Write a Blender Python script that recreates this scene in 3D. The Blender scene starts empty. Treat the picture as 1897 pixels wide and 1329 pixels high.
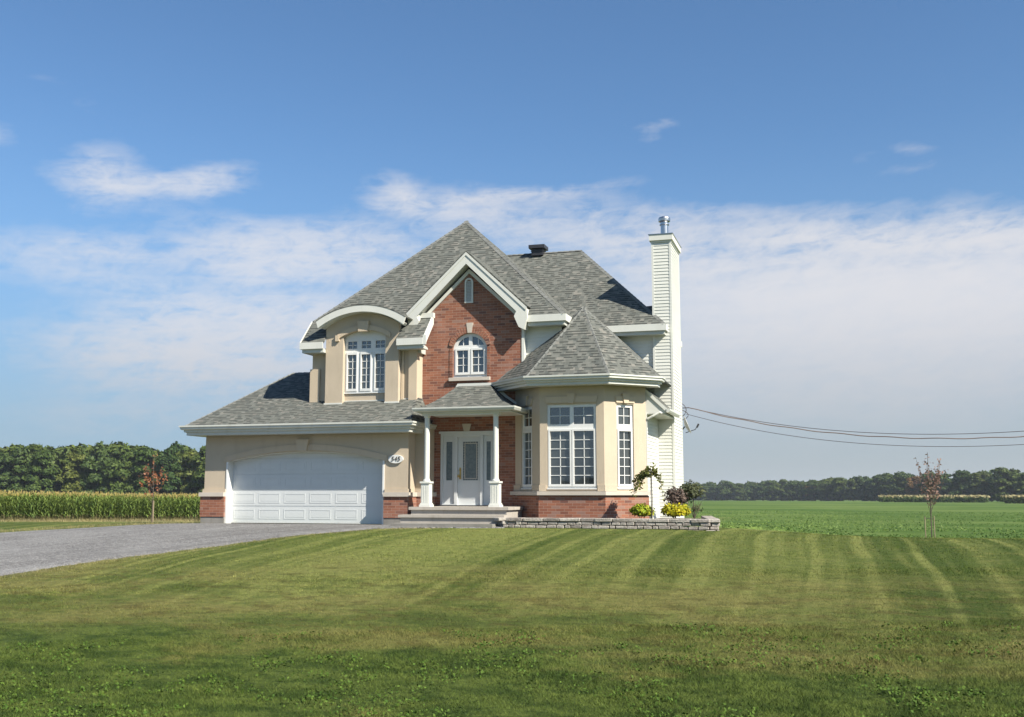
import bpy, bmesh, math, random
import numpy as np
from mathutils import Vector, Matrix
from mathutils.geometry import tessellate_polygon
R = math.radians
sc = bpy.context.scene
col = sc.collection
random.seed(7)

# ------------------------------------------------------------------ camera, world, sun
SUN_EL, SUN_AZ = 41.0, 65.0          # azimuth to the right of the house front's normal
cam_d = bpy.data.cameras.new('camera'); cam = bpy.data.objects.new('camera', cam_d); col.objects.link(cam)
cam.location = (13.0, -28.0, 0.86)
cam_d.sensor_width = 36; cam_d.lens = 36 * 1950 / 1897
cam_d.clip_end = 6000; cam_d.clip_start = 0.1
PIT = math.atan((915 - 664.5) / 1950)
cam.rotation_euler = (R(90) + PIT, 0, R(16.5))
sc.camera = cam
sc.render.resolution_x = 1024; sc.render.resolution_y = 717
sc.view_settings.view_transform = 'Standard'; sc.view_settings.look = 'None'
sc.view_settings.gamma = 1; sc.view_settings.exposure = 0.95

sun_dir = Vector((math.sin(R(SUN_AZ)) * math.cos(R(SUN_EL)), -math.cos(R(SUN_AZ)) * math.cos(R(SUN_EL)), math.sin(R(SUN_EL))))
sl = bpy.data.lights.new('sun', 'SUN'); sl.energy = 5.0; sl.angle = R(0.53); sl.color = (1.0, 0.935, 0.815)
so = bpy.data.objects.new('sun', sl); col.objects.link(so)
so.rotation_euler = sun_dir.to_track_quat('Z', 'Y').to_euler(); so.location = (30, -20, 30)

world = bpy.data.worlds.new('World'); sc.world = world; world.use_nodes = True


class NT:
    """small node helper"""
    def __init__(s, tree):
        s.t = tree; s.n = tree.nodes; s.l = tree.links
    def node(s, typ, ins=None, **kw):
        n = s.n.new(typ)
        for k, v in kw.items(): setattr(n, k, v)
        for k, v in (ins or {}).items(): s.put(n.inputs[k], v)
        return n
    def put(s, sock, v):
        if isinstance(v, bpy.types.NodeSocket): s.l.new(v, sock)
        else:
            if isinstance(v, tuple) and len(v) == 3 and sock.type == 'RGBA': v = (*v, 1)
            sock.default_value = v
    def m(s, op, a, b=None, c=None, clamp=False):
        n = s.n.new('ShaderNodeMath'); n.operation = op; n.use_clamp = clamp
        s.put(n.inputs[0], a)
        if b is not None: s.put(n.inputs[1], b)
        if c is not None: s.put(n.inputs[2], c)
        return n.outputs[0]
    def vm(s, op, a, b=None):
        n = s.n.new('ShaderNodeVectorMath'); n.operation = op
        s.put(n.inputs[0], a)
        if b is not None: s.put(n.inputs[1], b)
        return n.outputs['Value'] if op in ('DOT_PRODUCT', 'LENGTH') else n.outputs[0]
    def xyz(s, v):
        n = s.n.new('ShaderNodeSeparateXYZ'); s.put(n.inputs[0], v); return n.outputs
    def comb(s, x, y, z=0.0):
        n = s.n.new('ShaderNodeCombineXYZ')
        s.put(n.inputs[0], x); s.put(n.inputs[1], y); s.put(n.inputs[2], z); return n.outputs[0]
    def mix(s, f, a, b, mode='MIX'):
        n = s.n.new('ShaderNodeMix'); n.data_type = 'RGBA'; n.blend_type = mode
        s.put(n.inputs[0], f); s.put(n.inputs[6], a); s.put(n.inputs[7], b); return n.outputs[2]
    def noise(s, v, scale, detail=3, rough=0.5, out=0, dist=0.0):
        n = s.n.new('ShaderNodeTexNoise'); s.put(n.inputs['Vector'], v)
        n.inputs['Scale'].default_value = scale; n.inputs['Detail'].default_value = detail
        n.inputs['Roughness'].default_value = rough; n.inputs['Distortion'].default_value = dist
        return n.outputs[out]
    def ramp(s, f, lo, hi, a=0.0, b=1.0):
        n = s.n.new('ShaderNodeMapRange'); n.interpolation_type = 'SMOOTHSTEP'
        s.put(n.inputs[0], f); s.put(n.inputs[1], lo); s.put(n.inputs[2], hi); s.put(n.inputs[3], a); s.put(n.inputs[4], b)
        return n.outputs[0]


def build_world():
    N = NT(world.node_tree); N.n.clear()
    out = N.node('ShaderNodeOutputWorld')
    sky = N.node('ShaderNodeTexSky', sky_type='NISHITA', sun_disc=False, sun_elevation=R(SUN_EL),
                 sun_rotation=R(180 - SUN_AZ), altitude=50, air_density=1.0, dust_density=0.6, ozone_density=2.0)
    d = N.node('ShaderNodeTexCoord').outputs['Generated']
    x, y, z = N.xyz(d)[:3]
    az = N.m('MULTIPLY', N.m('ARCTAN2', x, y), 57.2958)
    hl = N.m('SQRT', N.m('ADD', N.m('MULTIPLY', x, x), N.m('MULTIPLY', y, y)))
    el = N.m('MULTIPLY', N.m('ARCTAN2', z, hl), 57.2958)
    warpc = N.comb(N.m('MULTIPLY', az, 0.08), N.m('MULTIPLY', el, 0.22))
    wn = N.noise(warpc, 1.6, 4, 0.6, out=1)
    wx, wy, _ = N.xyz(wn)[:3]
    az2 = N.m('ADD', az, N.m('MULTIPLY', N.m('SUBTRACT', wx, 0.5), 3.4))
    el2 = N.m('ADD', el, N.m('MULTIPLY', N.m('SUBTRACT', wy, 0.5), 2.0))
    acc = None
    # (azimuth, elevation, half width, half height in degrees, strength, tilt in degrees)
    blobs = [(-38.4, 15.9, 1.6, 1.1, 1.0, 14), (-35.8, 15.9, 2.4, .55, .75, 4), (-33.4, 16.2, 2.0, .65, .75, 10), (-34, 14.2, 5.0, .9, .16, -14), (-30.0, 9.8, 6.0, 1.0, .45, 3), (-30.5, 7.2, 5.5, 1.6, .8, 0),
             (-23.0, 15.9, 1.3, .75, .85, -12), (-20.2, 15.4, 2.8, .65, .6, -6), (-15.8, 16.1, 4.2, .32, .75, 4.5), (-16.0, 14.4, 6.0, 1.3, .55, -7), (-9.0, 13.4, 4.0, 1.6, .6, -18),
             (-31.0, 12.3, 3.2, .95, 1.0, -3), (-26.0, 12.6, 4.5, 1.1, 1.0, 4), (-29.0, 13.5, 5.0, .8, .4, 5), (-37.8, 12.4, 2.6, .5, .55, -4), (-41, 11.8, 3.5, 1.2, .45, 0),
             (-35.0, 10.6, 5.0, .9, .4, -5), (-32.0, 8.6, 4.8, 1.5, .95, 4), (-27.0, 8.6, 3.6, 1.3, .8, 0), (-33.5, 6.4, 4.5, 1.3, .7, -3), (-37.5, 7.6, 5.0, 1.4, .45, 0), (-36.0, 4.0, 6, 1.0, .30, 0),
             (5.0, 10.6, 14.0, 2.0, 1.9, -1.5), (3.0, 8.0, 17.0, 2.4, 1.5, 0), (10.0, 12.8, 8.0, .9, 1.0, -3), (0.0, 13.2, 8.0, .8, .7, -5), (2.0, 5.0, 17.0, 2.0, .55, 0), (-4.0, 14.8, 7.0, .5, .35, -3),
             (-8.4, 19.5, 1.3, .28, .30, 4), (-8.9, 18.9, .8, .3, .22, 0), (4.9, 17.2, 1.5, .35, .20, -5), (2.4, 17.0, .8, .3, .12, 0), (5.2, 16.2, 2.5, .3, .14, 0), (-43.2, 17.4, 1.0, .5, .34, -10),
             (-41.5, 20.4, 2.0, .35, .10, -5), (-39.2, 19.2, 1.6, .7, .10, -10),
             (32, 14, 9, 2, .5, 5), (-60, 14, 6, 2, .4, -5), (-110, 12, 20, 2, .4, 0)]
    for a, e, ra, re, s, t in blobs:
        da = N.m('SUBTRACT', az2, float(a)); de = N.m('SUBTRACT', el2, float(e))
        c, sn = math.cos(R(t)), math.sin(R(t))
        u = N.m('DIVIDE', N.m('ADD', N.m('MULTIPLY', da, c), N.m('MULTIPLY', de, sn)), ra)
        v = N.m('DIVIDE', N.m('SUBTRACT', N.m('MULTIPLY', de, c), N.m('MULTIPLY', da, sn)), re)
        r2 = N.m('ADD', N.m('MULTIPLY', u, u), N.m('MULTIPLY', v, v))
        g = N.m('MULTIPLY', N.m('POWER', 2.718, N.m('MULTIPLY', r2, -0.9)), s)
        acc = g if acc is None else N.m('ADD', acc, g)
    n1 = N.noise(N.comb(N.m('MULTIPLY', az2, 0.20), N.m('MULTIPLY', N.m('SUBTRACT', el2, N.m('MULTIPLY', az2, .10)), 0.42)), 2.2, 9, 0.66, dist=.5)
    n3 = N.noise(N.comb(N.m('MULTIPLY', az, 0.35), N.m('MULTIPLY', N.m('SUBTRACT', el, N.m('MULTIPLY', az, .16)), .75)), 2.0, 7, .62, dist=.8)
    n2 = N.noise(N.comb(N.m('MULTIPLY', az, 0.05), N.m('MULTIPLY', N.m('SUBTRACT', el, N.m('MULTIPLY', az, 0.05)), 0.5)), 3.0, 7, 0.6, dist=0.6)
    nn = N.m('ADD', N.m('ADD', N.m('MULTIPLY', n1, 0.42), N.m('MULTIPLY', n2, 0.28)), N.m('MULTIPLY', n3, .30))
    nn = N.ramp(nn, 0.34, 0.64)
    veil = N.m('MULTIPLY', N.ramp(el, 13.5, 10.0), N.ramp(az, -16.0, -8.0))
    mod = N.m('ADD', N.m('MULTIPLY', nn, N.m('SUBTRACT', 1.1, N.m('MULTIPLY', veil, .75))), N.m('ADD', .18, N.m('MULTIPLY', veil, .42)))
    cl = N.m('MULTIPLY', acc, mod)
    cl = N.m('SUBTRACT', cl, 0.06, clamp=False)
    cl = N.m('MULTIPLY', N.m('SUBTRACT', 1.0, N.m('POWER', 2.718, N.m('MULTIPLY', N.m('MAXIMUM', cl, 0.0), -1.5))), 1.0, clamp=True)
    up = N.ramp(el, -0.5, 1.0)
    cl = N.m('MULTIPLY', cl, up)
    # broad pale haze near the horizon
    hz = N.ramp(el, 0.0, 20.0, 0.92, 0.0)
    rgt = N.ramp(az, -34.0, -12.0)
    hcol = N.mix(N.ramp(el, 0.0, 13.0), N.mix(rgt, (2.95, 4.05, 5.2), (3.9, 4.3, 4.65)), N.mix(rgt, (2.2, 3.7, 6.0), (2.4, 3.8, 5.8)))
    skyc = N.mix(N.m('MULTIPLY', 1.0, 1.0), sky.outputs[0], sky.outputs[0])
    skyc = N.mix(1.0, sky.outputs[0], WTINT, 'MULTIPLY')
    base = N.mix(hz, skyc, hcol)
    ccol = N.mix(N.ramp(el, 3.0, 11.0), (5.35, 5.35, 5.55), N.mix(rgt, (6.5, 6.7, 7.3), (6.9, 6.85, 7.1)))
    fin = N.mix(N.m('MULTIPLY', cl, 0.95), base, ccol)
    bg = N.node('ShaderNodeBackground', {'Color': fin, 'Strength': 0.058})
    N.l.new(bg.outputs[0], out.inputs[0])


WTINT = (0.86, 1.12, 1.31)
build_world()

# ------------------------------------------------------------------ materials
M = {}
def mat(name):
    m = bpy.data.materials.new(name); m.use_nodes = True
    N = NT(m.node_tree); b = m.node_tree.nodes['Principled BSDF']
    M[name] = m
    return m, N, b
def bump(N, b, h, strength=0.5, dist=0.02):
    n = N.node('ShaderNodeBump', {'Height': h, 'Strength': strength, 'Distance': dist})
    N.l.new(n.outputs[0], b.inputs['Normal']); return n
def objc(N): return N.node('ShaderNodeTexCoord').outputs['Object']
def uvc(N): return N.node('ShaderNodeTexCoord').outputs['UV']

def plain(name, c, rough=0.6, var=0.08, scale=3.0, bs=0.15, metallic=0.0, bscale=60):
    m, N, b = mat(name)
    o = objc(N)
    n = N.noise(o, scale, 5, 0.6)
    n2 = N.noise(o, scale * 0.2, 3, 0.6)
    f = N.m('ADD', N.m('MULTIPLY', n, 0.5), N.m('MULTIPLY', n2, 0.5))
    lo = tuple(v * (1 - var) for v in c); hi = tuple(min(1, v * (1 + var)) for v in c)
    N.put(b.inputs['Base Color'], N.mix(N.ramp(f, 0.3, 0.7), lo, hi))
    b.inputs['Roughness'].default_value = rough; b.inputs['Metallic'].default_value = metallic
    if bs: bump(N, b, N.noise(o, bscale, 3, 0.6), bs, 0.01)
    return m
plain('white_trim', (.69, .69, .635), .45, .04, 1.5, .04)
plain('gutter_white', (.60, .605, .555), .4, .05, 1.2, .03)
plain('soffit', (.54, .55, .50), .6, .05, 2, .05)
plain('window_white', (.75, .75, .73), .35, .03, 2, .02)
plain('stucco', (.53, .44, .33), .9, .07, .8, .5, bscale=120)
plain('stucco_light', (.57, .465, .34), .9, .06, .8, .4, bscale=120)
plain('precast', (.53, .47, .40), .85, .08, 3, .3)
plain('concrete', (.25, .235, .21), .9, .15, 2.5, .3)
plain('step_concrete', (.42, .38, .33), .85, .12, 3, .25)
plain('door_white', (.64, .66, .66), .4, .03, 1, .02)
plain('galvanised', (.62, .62, .62), .32, .15, 5, .05, metallic=1.0)
plain('dark_metal', (.03, .03, .035), .5, .2, 5, .05)
plain('brass', (.55, .38, .14), .3, .1, 5, .0, metallic=1.0)
plain('cable_black', (.045, .035, .035), .6, .1, 5, 0)
plain('copper_cable', (.16, .11, .09), .6, .3, 2, 0)
plain('dish_grey', (.42, .42, .41), .5, .05, 5, 0)
plain('bark', (.10, .08, .06), .9, .3, 6, .6, bscale=25)
plain('stake_wood', (.28, .22, .14), .8, .2, 6, .3)
def weather(name, amt=.16):
    m = M[name]; N = NT(m.node_tree); b = [n for n in N.n if n.type == 'BSDF_PRINCIPLED'][0]
    src = b.inputs['Base Color'].links[0].from_socket
    x, y, z = N.xyz(objc(N))[:3]
    st = N.noise(N.comb(N.m('MULTIPLY', N.m('ADD', x, y), 3.0), N.m('MULTIPLY', z, .35)), 1.6, 5, .65)
    bl = N.noise(objc(N), 1.7, 5, .65)
    f = N.m('MULTIPLY', N.m('ADD', N.ramp(st, .48, .72), N.ramp(bl, .5, .75)), amt)
    N.put(b.inputs['Base Color'], N.mix(f, src, N.mix(1.0, src, (.62, .60, .56), 'MULTIPLY')))
weather('stucco'); weather('stucco_light'); weather('white_trim', .12); weather('gutter_white', .22); weather('door_white', .08); weather('concrete', .4); weather('step_concrete', .4)
plain('shingle_cap', (.215, .213, .19), .95, .28, 6, .5, bscale=30)
plain('mulch', (.07, .05, .035), .95, .4, 12, .8, bscale=40)
plain('numeral', (.07, .06, .05), .5, .1, 5, 0)
plain('caulk_pale', (.52, .48, .42), .8, .05, 5, 0)

def m_glass():
    m, N, b = mat('window_glass')
    o = objc(N)
    n = N.noise(o, 0.9, 3, .5)
    N.put(b.inputs['Base Color'], N.mix(N.ramp(n, .35, .65), (.022, .026, .026), (.050, .055, .052)))
    b.inputs['Roughness'].default_value = .04; b.inputs['IOR'].default_value = 2.2
    b.inputs['Specular IOR Level'].default_value = 0.5
    bump(N, b, N.noise(o, 1.3, 2, .5), .12, .02)
    m, N, b = mat('door_glass')
    o = objc(N)
    n = N.noise(o, 14, 3, .5)
    N.put(b.inputs['Base Color'], N.mix(N.ramp(n, .35, .65), (.10, .13, .14), (.15, .18, .19)))
    b.inputs['Roughness'].default_value = .22
    bump(N, b, n, .2, .01)
m_glass()

def m_siding():
    m, N, b = mat('siding')
    o = objc(N)
    x, y, z = N.xyz(o)[:3]
    n = N.noise(N.comb(x, y, N.m('MULTIPLY', z, 3.0)), .8, 5, .6)
    n2 = N.noise(N.comb(N.m('MULTIPLY', x, .3), N.m('MULTIPLY', y, .3), N.m('FLOOR', N.m('MULTIPLY', z, 10))), 3, 2, .6)
    f = N.m('ADD', N.m('MULTIPLY', n, .6), N.m('MULTIPLY', n2, .4))
    N.put(b.inputs['Base Color'], N.mix(N.ramp(f, .3, .7), (.66, .66, .60), (.73, .73, .67)))
    b.inputs['Roughness'].default_value = .45
m_siding()

def m_brick(name, soldier=False):
    m, N, b = mat(name)
    uv = uvc(N)
    u, v, _ = N.xyz(uv)[:3]
    vec = N.comb(v, u) if soldier else uv
    br = N.node('ShaderNodeTexBrick', {'Vector': vec, 'Color1': (1, 1, 1), 'Color2': (0, 0, 0), 'Mortar': (.5, .5, .5), 'Scale': 1.0,
                'Mortar Size': .005, 'Mortar Smooth': .25, 'Bias': 0.0, 'Brick Width': .235, 'Row Height': .076}, offset=.5)
    cell = br.outputs['Color']; fac = br.outputs['Fac']
    cv = N.xyz(cell)[0]
    o = objc(N)
    big = N.noise(o, 1.1, 4, .6); fine = N.noise(o, 40, 3, .6)
    c1 = N.mix(cv, (.205, .068, .038), (.385, .150, .084))
    c1 = N.mix(N.ramp(cv, .80, .97), c1, (.30, .17, .13))
    c1 = N.mix(N.ramp(cv, .16, .02), c1, (.13, .055, .045))
    c1 = N.mix(N.m('MULTIPLY', N.ramp(big, .4, .75), .35), c1, (.40, .20, .15))
    c1 = N.mix(N.m('MULTIPLY', fine, .3), c1, (.16, .08, .06))
    c = N.mix(fac, c1, (.37, .27, .20))
    N.put(b.inputs['Base Color'], c); b.inputs['Roughness'].default_value = .9
    h = N.m('ADD', N.m('MULTIPLY', N.m('SUBTRACT', 1.0, fac), 1.0), N.m('MULTIPLY', fine, .25))
    bump(N, b, h, .6, .008)
m_brick('brick')

def m_shingle():
    m, N, b = mat('shingle')
    uv = uvc(N)
    u, v, _ = N.xyz(uv)[:3]
    RH = .118
    row = N.m('FLOOR', N.m('DIVIDE', v, RH))
    sh = N.m('MULTIPLY', N.noise(N.comb(N.m('MULTIPLY', row, 3.7), row), 7.3, 0), 4.0)
    vec = N.comb(N.m('ADD', u, sh), v)
    def cells(w, off, dx):
        t = N.node('ShaderNodeTexBrick', {'Vector': N.vm('ADD', vec, (dx, 0, 0)), 'Color1': (1, 1, 1), 'Color2': (0, 0, 0), 'Mortar': (.5, .5, .5), 'Scale': 1.0,
                   'Mortar Size': .0, 'Bias': 0.0, 'Brick Width': w, 'Row Height': RH}, offset=off)
        return N.xyz(t.outputs['Color'])[0]
    c1 = cells(.11, .37, 0); c2 = cells(.13, .21, .11); c3 = cells(.125, .63, .05)
    fr = N.m('FRACT', N.m('DIVIDE', v, RH))
    o = objc(N); big = N.noise(o, .35, 4, .6); gran = N.noise(o, 70, 2, .7)
    a = N.mix(c1, (.150, .152, .128), (.225, .222, .188))
    a = N.mix(N.m('MULTIPLY', N.ramp(c2, .78, .98), .7), a, (.33, .30, .25))
    a = N.mix(N.m('MULTIPLY', N.ramp(c2, .30, .05), .6), a, (.095, .105, .095))
    a = N.mix(N.m('MULTIPLY', N.ramp(big, .35, .7), .25), a, (.20, .21, .18))
    tab = N.m('MULTIPLY', N.ramp(fr, .50, .62), N.ramp(c3, .35, .45))
    a = N.mix(N.m('MULTIPLY', tab, .85), a, (.040, .043, .037))
    a = N.mix(N.m('MULTIPLY', gran, .25), a, (.13, .13, .12))
    N.put(b.inputs['Base Color'], a); b.inputs['Roughness'].default_value = .95
    b.inputs['Specular IOR Level'].default_value = .2
    h = N.m('ADD', N.m('SUBTRACT', 1.0, fr), N.m('ADD', N.m('MULTIPLY', N.m('GREATER_THAN', c3, .4), .6), N.m('MULTIPLY', gran, .15)))
    bump(N, b, h, .8, .012)
m_shingle()

def m_stone():
    m, N, b = mat('planter_stone')
    g = N.node('ShaderNodeNewGeometry').outputs['Random Per Island']
    o = objc(N)
    n = N.noise(o, 9, 5, .65)
    c = N.mix(g, (.25, .215, .19), (.46, .42, .37))
    c = N.mix(N.m('MULTIPLY', N.ramp(n, .45, .7), .5), c, (.52, .48, .43))
    c = N.mix(N.m('MULTIPLY', N.ramp(n, .48, .3), .5), c, (.17, .145, .13))
    N.put(b.inputs['Base Color'], c); b.inputs['Roughness'].default_value = .95
    bump(N, b, N.noise(o, 22, 5, .7), .9, .03)
m_stone()

def stripes(N, x, y):
    """mowing stripes running away from the road: pale lines between darker bands, wobbling a little, lost where the mower turned"""
    p2 = N.comb(x, N.m('MULTIPLY', y, .3))
    w = N.noise(N.comb(N.m('MULTIPLY', x, .15), N.m('MULTIPLY', y, .06)), 1.0, 3, .5)
    xx = N.m('ADD', x, N.m('MULTIPLY', w, 1.1))
    ph = N.m('FRACT', N.m('DIVIDE', xx, .98))
    line = N.ramp(N.m('ABSOLUTE', N.m('SUBTRACT', ph, .5)), .16, .02)          # narrow pale line in each pass
    keep = N.ramp(N.noise(N.comb(N.m('FLOOR', N.m('DIVIDE', xx, .98)), N.m('MULTIPLY', y, .12)), 3.1, 1, .5), .38, .58)
    s3 = N.noise(N.comb(N.m('MULTIPLY', xx, 1.0), N.m('MULTIPLY', y, .05)), .30, 2, .5)
    s4 = N.noise(N.comb(N.m('MULTIPLY', xx, 1.0), N.m('MULTIPLY', y, .05)), 1.6, 2, .5)
    ph2 = N.m('FRACT', N.m('DIVIDE', N.m('ADD', xx, N.m('MULTIPLY', N.noise(p2, .5, 2, .5), .3)), .37))
    line2 = N.ramp(N.m('ABSOLUTE', N.m('SUBTRACT', ph2, .5)), .30, .05)
    line = N.m('ADD', line, N.m('MULTIPLY', line2, .30))
    s = N.m('ADD', N.m('MULTIPLY', N.m('MULTIPLY', line, N.m('ADD', N.m('MULTIPLY', keep, .5), .5)), .92), N.m('MULTIPLY', N.m('SUBTRACT', s3, .5), 2.8))
    s = N.m('ADD', s, N.m('MULTIPLY', N.m('SUBTRACT', s4, .5), 1.3))
    q = N.m('DIVIDE', N.m('SUBTRACT', x, 5.6), 3.2)
    s = N.m('ADD', s, N.m('SUBTRACT', N.m('MULTIPLY', N.m('POWER', 2.718, N.m('MULTIPLY', N.m('MULTIPLY', q, q), -1.0)), .42), N.m('ADD', .10, N.m('MULTIPLY', N.ramp(x, 2.5, .5), .14))))
    fade = N.ramp(y, -14.5, -11.0)
    return N.m('ADD', N.m('MULTIPLY', s, fade), .33, clamp=True)

def lawn_colour(N, p, soft=False):
    x, y, z = N.xyz(p)[:3]
    wb = N.noise(p, .22, 4, .6)
    yy = N.m('ADD', y, N.m('MULTIPLY', N.m('SUBTRACT', wb, .5), 5.0))
    st = stripes(N, x, y)
    c = N.mix(st, LAWN['dark'], LAWN['light'])
    # view-independent patches, longer across the slope than along it
    pat = N.noise(N.comb(N.m('MULTIPLY', x, .55), y), .55, 6, .68)
    pat2 = N.noise(N.comb(N.m('MULTIPLY', x, .55), y), 2.6, 6, .75)
    pat3 = N.noise(N.comb(N.m('MULTIPLY', x, .6), N.m('MULTIPLY', y, 1.0), 4.0), 6.5, 5, .75)
    c = N.mix(N.m('MULTIPLY', N.ramp(pat2, .50, .68), .50), c, LAWN['tan'])
    c = N.mix(N.m('MULTIPLY', N.ramp(pat2, .50, .34), .50), c, LAWN['dark'])
    mid = N.m('MULTIPLY', N.ramp(yy, -17.0, -14.5), N.ramp(yy, -7.0, -12.0))
    c = N.mix(N.m('MULTIPLY', N.m('MULTIPLY', mid, N.ramp(pat, .42, .62)), .7), c, LAWN['tan'])
    c = N.mix(N.m('MULTIPLY', N.m('MULTIPLY', mid, N.ramp(pat2, .52, .40)), .6), c, LAWN['brown'])
    c = N.mix(N.m('MULTIPLY', N.m('MULTIPLY', mid, N.ramp(pat, .46, .36)), .5), c, LAWN['near_dark'])
    near = N.ramp(N.m('ADD', y, N.m('MULTIPLY', N.m('SUBTRACT', pat, .5), 5.0)), -14.6, -15.8)
    nc = N.mix(N.ramp(pat2, .40, .60), LAWN['near_dark'], LAWN['near_light'])
    nc = N.mix(N.m('MULTIPLY', N.ramp(pat, .56, .68), .8), nc, LAWN['near_tan'])
    c = N.mix(near, c, nc)
    c = N.mix(N.m('MULTIPLY', N.ramp(pat3, .52, .66), .40), c, N.mix(1.0, c, (1.75, 1.7, 1.6), 'MULTIPLY'))
    c = N.mix(N.m('MULTIPLY', N.ramp(pat3, .48, .34), .50), c, N.mix(1.0, c, (.45, .55, .45), 'MULTIPLY'))
    return c
LAWN = dict(dark=(.058, .088, .014), light=(.178, .198, .055), tan=(.190, .172, .058), brown=(.100, .082, .026),
            near_dark=(.040, .066, .012), near_light=(.094, .126, .026), near_tan=(.175, .160, .048))

def m_lawn():
    m, N, b = mat('lawn')
    p = objc(N)
    c = lawn_colour(N, p)
    f = N.noise(p, 30, 6, .75); f2 = N.noise(p, 9, 4, .7)
    c = N.mix(N.m('MULTIPLY', N.ramp(f, .4, .65), .45), c, N.mix(1.0, c, (1.5, 1.5, 1.3), 'MULTIPLY'))
    c = N.mix(N.m('MULTIPLY', N.ramp(f2, .5, .35), .35), c, N.mix(1.0, c, (.6, .7, .6), 'MULTIPLY'))
    N.put(b.inputs['Base Color'], c); b.inputs['Roughness'].default_value = .95
    b.inputs['Specular IOR Level'].default_value = .15
    bump(N, b, N.m('ADD', f, N.m('MULTIPLY', f2, 1.2)), 1.0, .05)
    m, N, b = mat('grass_blade')
    g = N.node('ShaderNodeNewGeometry')
    p = objc(N)
    c = lawn_colour(N, p)
    c = N.mix(g.outputs['Random Per Island'], N.mix(1.0, c, (.78, .85, .7), 'MULTIPLY'), N.mix(1.0, c, (1.5, 1.45, 1.5), 'MULTIPLY'))
    N.put(b.inputs['Base Color'], c); b.inputs['Roughness'].default_value = .8
    b.inputs['Specular IOR Level'].default_value = .12
    m, N, b = mat('weed_leaf')
    g = N.node('ShaderNodeNewGeometry')
    N.put(b.inputs['Base Color'], N.mix(g.outputs['Random Per Island'], (.045, .092, .012), (.095, .150, .022)))
    b.inputs['Roughness'].default_value = .75; b.inputs['Specular IOR Level'].default_value = .15
m_lawn()

def m_field():
    m, N, b = mat('field')
    p = objc(N); x, y, z = N.xyz(p)[:3]
    a = N.noise(N.comb(N.m('MULTIPLY', x, .35), N.m('MULTIPLY', y, .8)), .055, 6, .7)
    f = N.noise(p, 2.0, 6, .75)
    c = N.mix(N.ramp(a, .40, .60), (.048, .098, .014), (.120, .170, .042))
    c = N.mix(N.m('MULTIPLY', N.ramp(f, .45, .7), .5), c, (.13, .21, .045))
    c = N.mix(N.m('MULTIPLY', N.ramp(f, .45, .3), .5), c, (.036, .080, .012))
    # unmown rough grass left of the drive
    rg = N.mix(N.ramp(N.noise(p, .9, 5, .7), .35, .65), (.12, .15, .04), (.25, .24, .10))
    left = N.m('MULTIPLY', N.ramp(x, 6.0, 3.0), N.ramp(y, 75.0, 70.0))
    c = N.mix(left, c, rg)
    N.put(b.inputs['Base Color'], c); b.inputs['Roughness'].default_value = .95
    b.inputs['Specular IOR Level'].default_value = .1
    bump(N, b, f, .8, .15)
m_field()

def m_gravel():
    m, N, b = mat('gravel')
    p = objc(N)
    v = N.node('ShaderNodeTexVoronoi', {'Vector': p, 'Scale': 22.0})
    n = N.noise(p, .5, 5, .6); n2 = N.noise(p, 5, 5, .7)
    cc = N.xyz(v.outputs['Color'])[0]
    c = N.mix(cc, (.085, .081, .078), (.265, .256, .245))
    c = N.mix(N.m('MULTIPLY', N.ramp(n, .4, .65), .4), c, (.25, .245, .235))
    c = N.mix(N.m('MULTIPLY', N.ramp(n2, .5, .3), .35), c, (.12, .11, .105))
    x, y, z = N.xyz(p)[:3]
    tr = N.noise(N.comb(N.m('ADD', N.m('MULTIPLY', x, .9), N.m('MULTIPLY', y, -.45)), N.m('MULTIPLY', N.m('ADD', x, y), .08)), 1.1, 4, .6)
    c = N.mix(N.m('MULTIPLY', N.ramp(tr, .52, .66), .45), c, (.105, .098, .092))
    c = N.mix(N.m('MULTIPLY', N.ramp(tr, .46, .34), .40), c, (.30, .295, .285))
    N.put(b.inputs['Base Color'], c); b.inputs['Roughness'].default_value = .95
    bump(N, b, N.m('SUBTRACT', 1.0, v.outputs['Distance']), .9, .03)
m_gravel()

def m_leaf(name, a, bcol, trans=.25, obj_var=True, rough=.6):
    m, N, b = mat(name)
    g = N.node('ShaderNodeNewGeometry').outputs['Random Per Island']
    c = N.mix(g, a, bcol)
    oi = N.node('ShaderNodeObjectInfo').outputs['Random']
    if obj_var:
        c = N.mix(1.0, c, N.mix(oi, (.78, .85, .85), (1.25, 1.12, 1.0)), 'MULTIPLY')
    cl = N.noise(objc(N), .55, 3, .6)
    c = N.mix(1.0, c, N.mix(N.ramp(cl, .35, .65), (.80, .82, .85), (1.2, 1.16, 1.05)), 'MULTIPLY')
    N.put(b.inputs['Base Color'], c); b.inputs['Roughness'].default_value = rough
    b.inputs['Specular IOR Level'].default_value = .2
    if trans:
        tr = N.node('ShaderNodeBsdfTranslucent', {'Color': c})
        mx = N.node('ShaderNodeMixShader', {0: trans})
        out = [n for n in N.n if n.type == 'OUTPUT_MATERIAL'][0]
        N.l.new(b.outputs[0], mx.inputs[1]); N.l.new(tr.outputs[0], mx.inputs[2]); N.l.new(mx.outputs[0], out.inputs[0])
m_leaf('leaf_green', (.048, .086, .020), (.105, .150, .034))
m_leaf('leaf_dark', (.038, .074, .022), (.085, .130, .034))
m_leaf('leaf_olive', (.062, .090, .020), (.120, .150, .034))
m_leaf('leaf_russet', (.13, .085, .028), (.22, .130, .045))
m_leaf('leaf_red', (.24, .085, .04), (.42, .20, .12), .3, False)
m_leaf('leaf_mauve', (.26, .16, .13), (.42, .27, .21), .3, False)
m_leaf('leaf_yellow', (.30, .34, .02), (.60, .50, .02), .3, False)
m_leaf('leaf_yellowgreen', (.16, .26, .02), (.50, .50, .03), .3, False)
m_leaf('leaf_purple', (.09, .062, .052), (.17, .125, .10), .15, False)
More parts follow.
